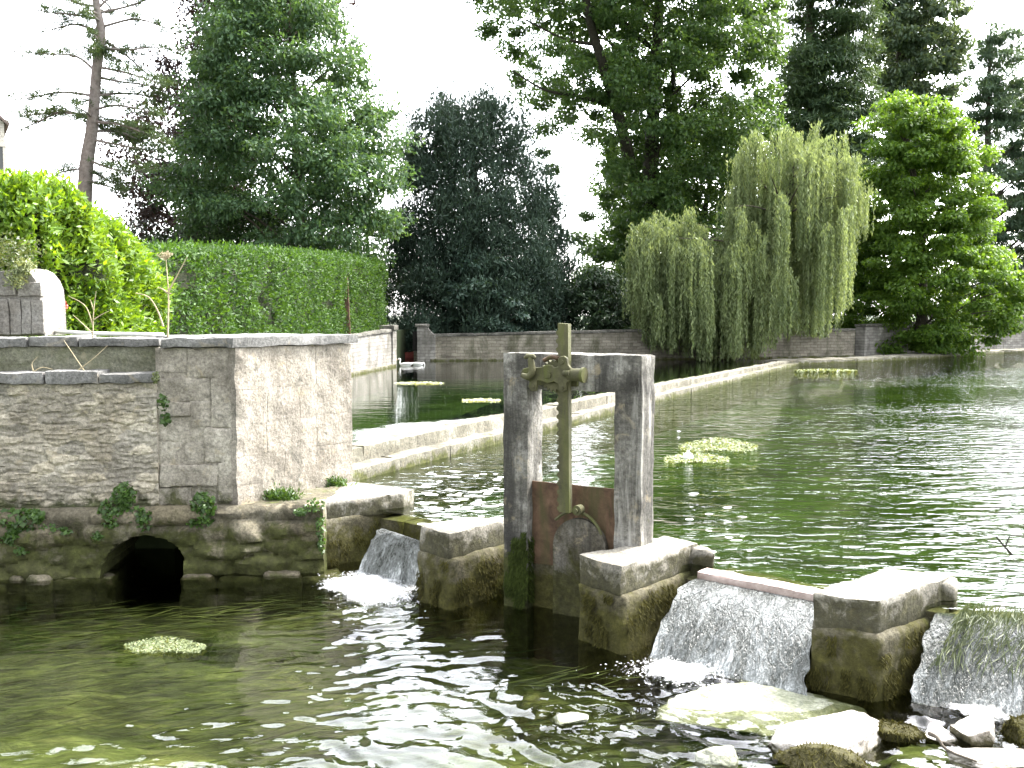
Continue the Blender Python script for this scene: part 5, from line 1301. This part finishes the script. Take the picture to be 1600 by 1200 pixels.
M['white_stone'] = stone_mat('whitewashed_stone', (.30, .27, .24), (.48, .45, .40), (.62, .60, .56), lichen=.4, grime=(.14, .12, .10), k=.44)
mb.build('body', M['white_stone'], t, smooth=False)
mb = MB()
for u0, u1, v0, v1, s_ in ((-70, 24, 435, 462, 1), (-70, 13, 466, 524, 2), (15, 31, 466, 524, 3), (33, 47, 468, 522, 4), (28, 64, 440, 463, 5), (49, 67, 468, 521, 6)):
    a, b = Q(u0, v1, Yp - .055), Q(u1, v0, Yp - .055); q = [a[:2], V3(b[0], a[1]), V3(b[0], a[1] + .1), V3(a[0], a[1] + .1)]; block(mb, q, a[2], b[2], res=.04, rnd=.02, amp=.008, seed=700 + s_)
mb.build('facing_stones', M['white_stone'], t)
def tuft(name, label, cat, pts, n, leaf, seed, key, wr=.4, spread=.13, group=None):
    rg = np.random.default_rng(seed); C_ = np.concatenate([p + rg.normal(0, 1, (n // len(pts), 3)) * spread * V3(1, 1, .8) for p in pts]); m_ = len(C_)
    return tag(leaves(name, C_, rg.normal(0, .8, (m_, 3)) + V3(0, -.2, .3), rg.normal(0, .8, (m_, 3)) + V3(0, -.3, .6), leaf * rg.uniform(.5, 1.3, m_), wr, L_[key], fold=-.04), label, cat, group)
tuft('pillar_shrub', 'grey-green bushy plant growing on top of the whitish pillar', 'plant', [Q(10, 385, 10.9), Q(28, 400, 10.9), Q(38, 392, 11.), Q(5, 410, 10.85), Q(-20, 390, 11)], 900, .05, 3, 'olive_shrub_leaves', spread=.10)
tuft('pillar_stonecrop', 'yellowish plant hanging down the face of the whitish pillar', 'plant', [Q(30, 425, 10.78), Q(24, 438, 10.76), Q(40, 415, 10.78)], 900, .045, 4, 'weed_leaves', spread=.05)
t = thing('post', 'thin pale green post with a flat cap behind the whitish pillar', 'post', Q(70, 522, 11.6))
a, b = Q(70, 524, 11.6), Q(67, 438, 11.6); mb = MB(); q = lambda c, r_: [c[:2] + V3(-r_, -r_), c[:2] + V3(r_, -r_), c[:2] + V3(r_, r_), c[:2] + V3(-r_, r_)]
block(mb, q(a, .022), a[2] - .3, b[2], res=.05, rnd=.005, amp=.002, top=q(b, .018), seed=4); mb.build('shaft', simple_mat('pale_green_paint', (.34, .42, .34), (.46, .52, .44), 8, .7), t)
mb = MB(); block(mb, [b[:2] + V3(-.05, -.05), b[:2] + V3(.05, -.05), b[:2] + V3(.05, .05), b[:2] + V3(-.05, .05)], b[2] + .002, b[2] + .055, res=.03, rnd=.012, amp=.002, seed=5); mb.build('cap', M['white_stone'], t)
mb = MB(); r0, r1, r2 = Q(64, 516, 11.3), Q(140, 521, 10.9), Q(255, 523, 10.6); tube(mb, smooth_path([r0, r1, r2], 16), .022, 8)
tag(mb.build('rail', simple_mat('pale_rail', (.5, .5, .48), (.66, .66, .63), 8, .5)), 'pale pipe rail lying along the wall top right of the whitish pillar', 'rail')
# rusty iron post before the hedge
a, b = Q(546, 522, 32.9), Q(540, 433, 32.9); mb = MB(); block(mb, [a[:2] + V3(-.07, -.04), a[:2] + V3(.07, -.04), a[:2] + V3(.07, .04), a[:2] + V3(-.07, .04)], a[2] - .6, b[2], res=.1, rnd=.01, amp=.006, seed=9,
    top=[b[:2] + V3(-.07, -.04), b[:2] + V3(.07, -.04), b[:2] + V3(.07, .04), b[:2] + V3(-.07, .04)])
tag(mb.build('iron_post', simple_mat('rusty_post', (.06, .035, .025), (.16, .09, .06), 8, .85)), 'rusty iron post standing against the dark clipped hedge', 'post')
# dry plants on the wall
M['straw'] = simple_mat('dry_stalk', (.22, .18, .10), (.42, .36, .24), 20, .9)
def stalks(name, label, cat, lines, r_=.008, heads=()):
    mb = MB()
    for ln in lines:
        pts = smooth_path([Q(u, v, Y) for u, v, Y in ln], 10); tube(mb, pts, np.linspace(r_, r_ * .35, 10), 5)
    for (u, v, Y, w) in heads:
        c = Q(u, v, Y); rg = np.random.default_rng(int(u))
        for k in range(26):
            a = rg.random() * 2 * math.pi; e = c + V3(math.cos(a) * w * rg.uniform(.3, 1), math.sin(a) * w * rg.uniform(.3, 1), w * rg.uniform(.3, .7)); tube(mb, np.array([c - V3(0, 0, .02), e]), np.array([.003, .002]), 4)
            for j in range(3): q_ = e + rg.normal(0, .012, 3); tube(mb, np.array([q_, q_ + V3(0, 0, .014)]), np.array([.006, .003]), 4)
    return tag(mb.build(name, M['straw']), label, cat)
Yd = 9.95
stalks('dry_umbel', 'tall dry umbel plant with a brown seed head before the dark hedge', 'dry plant', [[(262, 526, Yd), (263, 460, Yd), (259, 402, Yd)], [(263, 456, Yd), (276, 432, Yd), (292, 402, Yd)], [(262, 458, Yd), (254, 452, Yd), (246, 449, Yd)], [(255, 510, Yd), (246, 485, Yd), (232, 464, Yd), (212, 458, Yd)], [(263, 458, Yd), (268, 459, Yd)]], .011, [(258, 404, Yd, .07)])
stalks('dry_twigs', 'pale dry twigs rising before the bright hedge from the wall top', 'dry plant', [[(145, 530, 9.9), (146, 490, 9.9), (150, 455, 9.9)], [(145, 508, 9.9), (133, 478, 9.9), (106, 462, 9.9)], [(144, 520, 9.9), (128, 505, 9.9), (114, 492, 9.9)], [(146, 500, 9.9), (158, 492, 9.9), (170, 486, 9.9)], [(146, 484, 9.9), (141, 468, 9.9)]], .007)
stalks('dry_twigs', 'crossed pale dry stalks lying over the lower coping ledge', 'dry plant', [[(132, 580, 9.55), (112, 550, 9.55), (100, 532, 9.6)], [(120, 580, 9.5), (146, 560, 9.5), (168, 540, 9.55)]], .006)
stalks('dry_twigs', 'thin reddish bare stems standing on the lower ledge near the left edge', 'dry plant', [[(52, 580, 9.6), (50, 568, 9.6), (58, 558, 9.6)], [(54, 580, 9.6), (66, 574, 9.6), (82, 577, 9.6)]], .007)
t = tuft('red_flower', 'single red bloom low in the bright hedge', 'flower', [Q(96, 477, 12.7), Q(98, 482, 12.7)], 70, .05, 6, 'chestnut_leaves', .8, .03)
t.data.materials.clear(); t.data.materials.append(simple_mat('red_petals', (.35, .02, .02), (.6, .06, .04), 30, .5))

# ------------------------------------------------------------------ house at the left edge
t = thing('house', 'stone gable end of a house just in view at the left edge', 'house', (*Q(-60, 500, 30)[:2], 1.3))
Yh = 30.; ga = [Q(-330, 500, Yh), Q(17, 500, Yh)]; xl, xr = ga[0][0], ga[1][0]; ze = Q(17, 192, Yh)[2]; zr = Q(-156, 20, Yh)[2]; xm = (xl + xr) / 2
pv = [V3(xl, Yh, 1.), V3(xr, Yh, 1.), V3(xr, Yh, ze), V3(xm, Yh, zr), V3(xl, Yh, ze)]; pv2 = [p + V3(0, 9, 0) for p in pv]
mb = MB(); mb.add(pv + pv2, [(0, 1, 2, 3, 4), (9, 8, 7, 6, 5)] + [(i, i + 5, (i + 1) % 5 + 5, (i + 1) % 5) for i in range(5)])
mb.build('wall', farwall_mat('house_stone', (.36, .33, .28), (.50, .46, .40), (.60, .57, .51), green=(.36, .33, .28), k=.8), t, smooth=False)
def slab(a, b, th, y0, y1): d = b - a; nrm = unit(V3(-d[2], 0, d[0])) * th; return [V3(a[0], y0, a[2]), V3(b[0], y0, b[2]), V3(b[0], y1, b[2]), V3(a[0], y1, a[2])] + [V3(a[0], y0, a[2]) + nrm, V3(b[0], y0, b[2]) + nrm, V3(b[0], y1, b[2]) + nrm, V3(a[0], y1, a[2]) + nrm]
mb = MB(); sl = unit(V3(xr, 0, ze) - V3(xm, 0, zr)); e_ = V3(xr, 0, ze) + sl * .14; mb.add(*hexa(slab(V3(xm, 0, zr), e_, .09, Yh - .12, Yh + 9.2), .4, .02, .01, seed=3))
sl2 = unit(V3(xl, 0, ze) - V3(xm, 0, zr)); e2 = V3(xl, 0, ze) + sl2 * .28; mb.add(*hexa(slab(e2, V3(xm, 0, zr), .16, Yh - .25, Yh + 9.2), .4, .02, .01, seed=4)); mb.build('roof', simple_mat('roof_tiles', (.10, .075, .065), (.20, .16, .14), 5, .9), t)
wx0, wx1 = Q(-24, 250, Yh)[0], Q(5, 250, Yh)[0]; wz0, wz1 = Q(0, 274, Yh)[2], Q(0, 230, Yh)[2]
bxm = lambda x0, x1, y0, y1, z0, z1, s_=1: hexa(prism8([V3(x0, y0), V3(x1, y0), V3(x1, y1), V3(x0, y1)], z0, z1), .2, .005, .002, seed=s_)
mb = MB(); mb.add(*bxm(wx0 - .1, wx0, Yh - .06, Yh + .05, wz0, wz1)); mb.add(*bxm(wx1, wx1 + .1, Yh - .06, Yh + .05, wz0, wz1)); mb.add(*bxm(wx0 - .1, wx1 + .1, Yh - .07, Yh + .05, wz1 + .002, wz1 + .12))
win = mb.build('window', simple_mat('window_stone', (.46, .42, .36), (.56, .52, .46), 9, .8), t)
mb = MB(); mb.add(*bxm(wx0, wx1, Yh - .012, Yh + .02, wz0, wz1)); mb.build('pane', simple_mat('window_glass', (.02, .022, .02), (.05, .055, .05), 2, .1, bump=.02, spec=.6), win)
mb = MB(); mb.add(*bxm(wx0 - .15, wx1 + .15, Yh - .14, Yh + .05, wz0 - .1, wz0 - .003)); mb.build('sill', M['cap'], win)
pc = Vector((xr, Yh, 0)); RM = Matrix.Translation(pc) @ Matrix.Rotation(R(30), 4, 'Z') @ Matrix.Translation(-pc)
for o_h in t.children_recursive: o_h.data.transform(RM)
f_ = tuft('window_flowers', 'pink and red flowers in the house window at the left edge', 'flowers', [Q(0, 276, Yh - .25), Q(6, 280, Yh - .25), Q(11, 284, Yh - .22)], 240, .09, 9, 'ivy_leaves', .7, .10)
f_.data.materials.clear(); f_.data.materials.append(leaf_mat('pink_petals', (.30, .05, .06), (.62, .22, .24), .3, .5, .2, clump=5))

# ------------------------------------------------------------------ swans and the red boat
M['swan'] = simple_mat('white_feathers', (.72, .72, .70), (.82, .82, .80), 14, .7)
def swan(label, u, v, L, face, neck):
    b = P(u, v, 0.); t = thing('swan', label, 'swan', b, 'two swans resting by the wall'); f = face
    body = [(-.58, .20, .015), (-.50, .17, .06), (-.38, .13, .12), (-.2, .10, .165), (0, .09, .18), (.18, .10, .165), (.30, .13, .12), (.36, .18, .08)]
    pts = [V3(f * x, 0, z) for x, z, _ in body]; rad = [r_ for _, _, r_ in body]
    if neck == 'curved': nk = [(.40, .26, .055), (.40, .36, .045), (.36, .45, .04), (.36, .52, .04), (.42, .56, .045), (.48, .545, .05), (.54, .52, .035), (.57, .505, .015)]
    else: nk = [(.40, .22, .055), (.44, .24, .045), (.49, .20, .04), (.52, .12, .04), (.53, .05, .04), (.53, -.03, .045), (.53, -.10, .03)]
    pts += [V3(f * x, 0, z) for x, z, _ in nk]; rad += [r_ for _, _, r_ in nk]
    P_ = np.array(pts); sm = smooth_path(P_, 60); rs = np.interp(np.linspace(0, 1, 60), np.linspace(0, 1, len(rad)), rad)
    mb = MB(); tube(mb, sm * L + b, rs * L, 14); mb.build('body', M['swan'], t)
    for sgn in (-1, 1):
        w = np.array([V3(f * x, sgn * y, z) for x, y, z in ((.26, .13, .17), (.05, .18, .19), (-.2, .17, .19), (-.45, .10, .20), (-.62, .04, .25))]); mb = MB(); tube(mb, smooth_path(w, 16) * L + b, np.interp(np.linspace(0, 1, 16), [0, .3, .7, 1], [.04, .085, .06, .01]) * L, 8); mb.build('wing', M['swan'], t)
    if neck == 'curved':
        mb = MB(); tube(mb, np.array([V3(f * .55, 0, .51), V3(f * .60, 0, .49), V3(f * .66, 0, .465)]) * L + b, np.array([.026, .022, .008]) * L, 8); mb.build('bill', simple_mat('orange_bill', (.5, .16, .03), (.6, .22, .05), 9, .5), t)
swan('white swan with its neck curved up, left of the pair in the pool', 633, 572, .50, -1, 'curved')
swan('white swan beside the other with its head down out of sight', 653.5, 571, .46, 1, 'down')
bt = P(632, 561, 0.); t = thing('boat', 'small red boat moored in the gateway behind the swans', 'boat', bt)
LB, WB = .62, .34; ys_ = np.linspace(-1, 1, 15); vv, ff = [], []
for x in ys_:
    w = WB * (1 - abs(x) ** 2.6 * .85); sh = .06 * x * x
    for (wy, z) in ((w, .30 + sh), (w * .8, .02), (0, -.06), (-w * .8, .02), (-w, .30 + sh), (-w * .88, .30 + sh), (-w * .7, .1), (0, .08), (w * .7, .1), (w * .88, .30 + sh)): vv.append(bt + V3(x * LB, wy + .3, z))
for i in range(14):
    for k in range(10): ff.append((i * 10 + k, i * 10 + (k + 1) % 10, (i + 1) * 10 + (k + 1) % 10, (i + 1) * 10 + k))
ff += [tuple(range(10))[::-1], tuple(140 + k for k in range(10))]
mb = MB(); mb.add(vv, ff); mb.build('hull', simple_mat('red_paint', (.20, .05, .04), (.34, .09, .07), 8, .6), t)
mb = MB(); block(mb, [bt[:2] + V3(-.1, .02), bt[:2] + V3(.1, .02), bt[:2] + V3(.1, .58), bt[:2] + V3(-.1, .58)], .2, .24, res=.1, rnd=.01, amp=.002); mb.build('thwart', M['bark'], t)
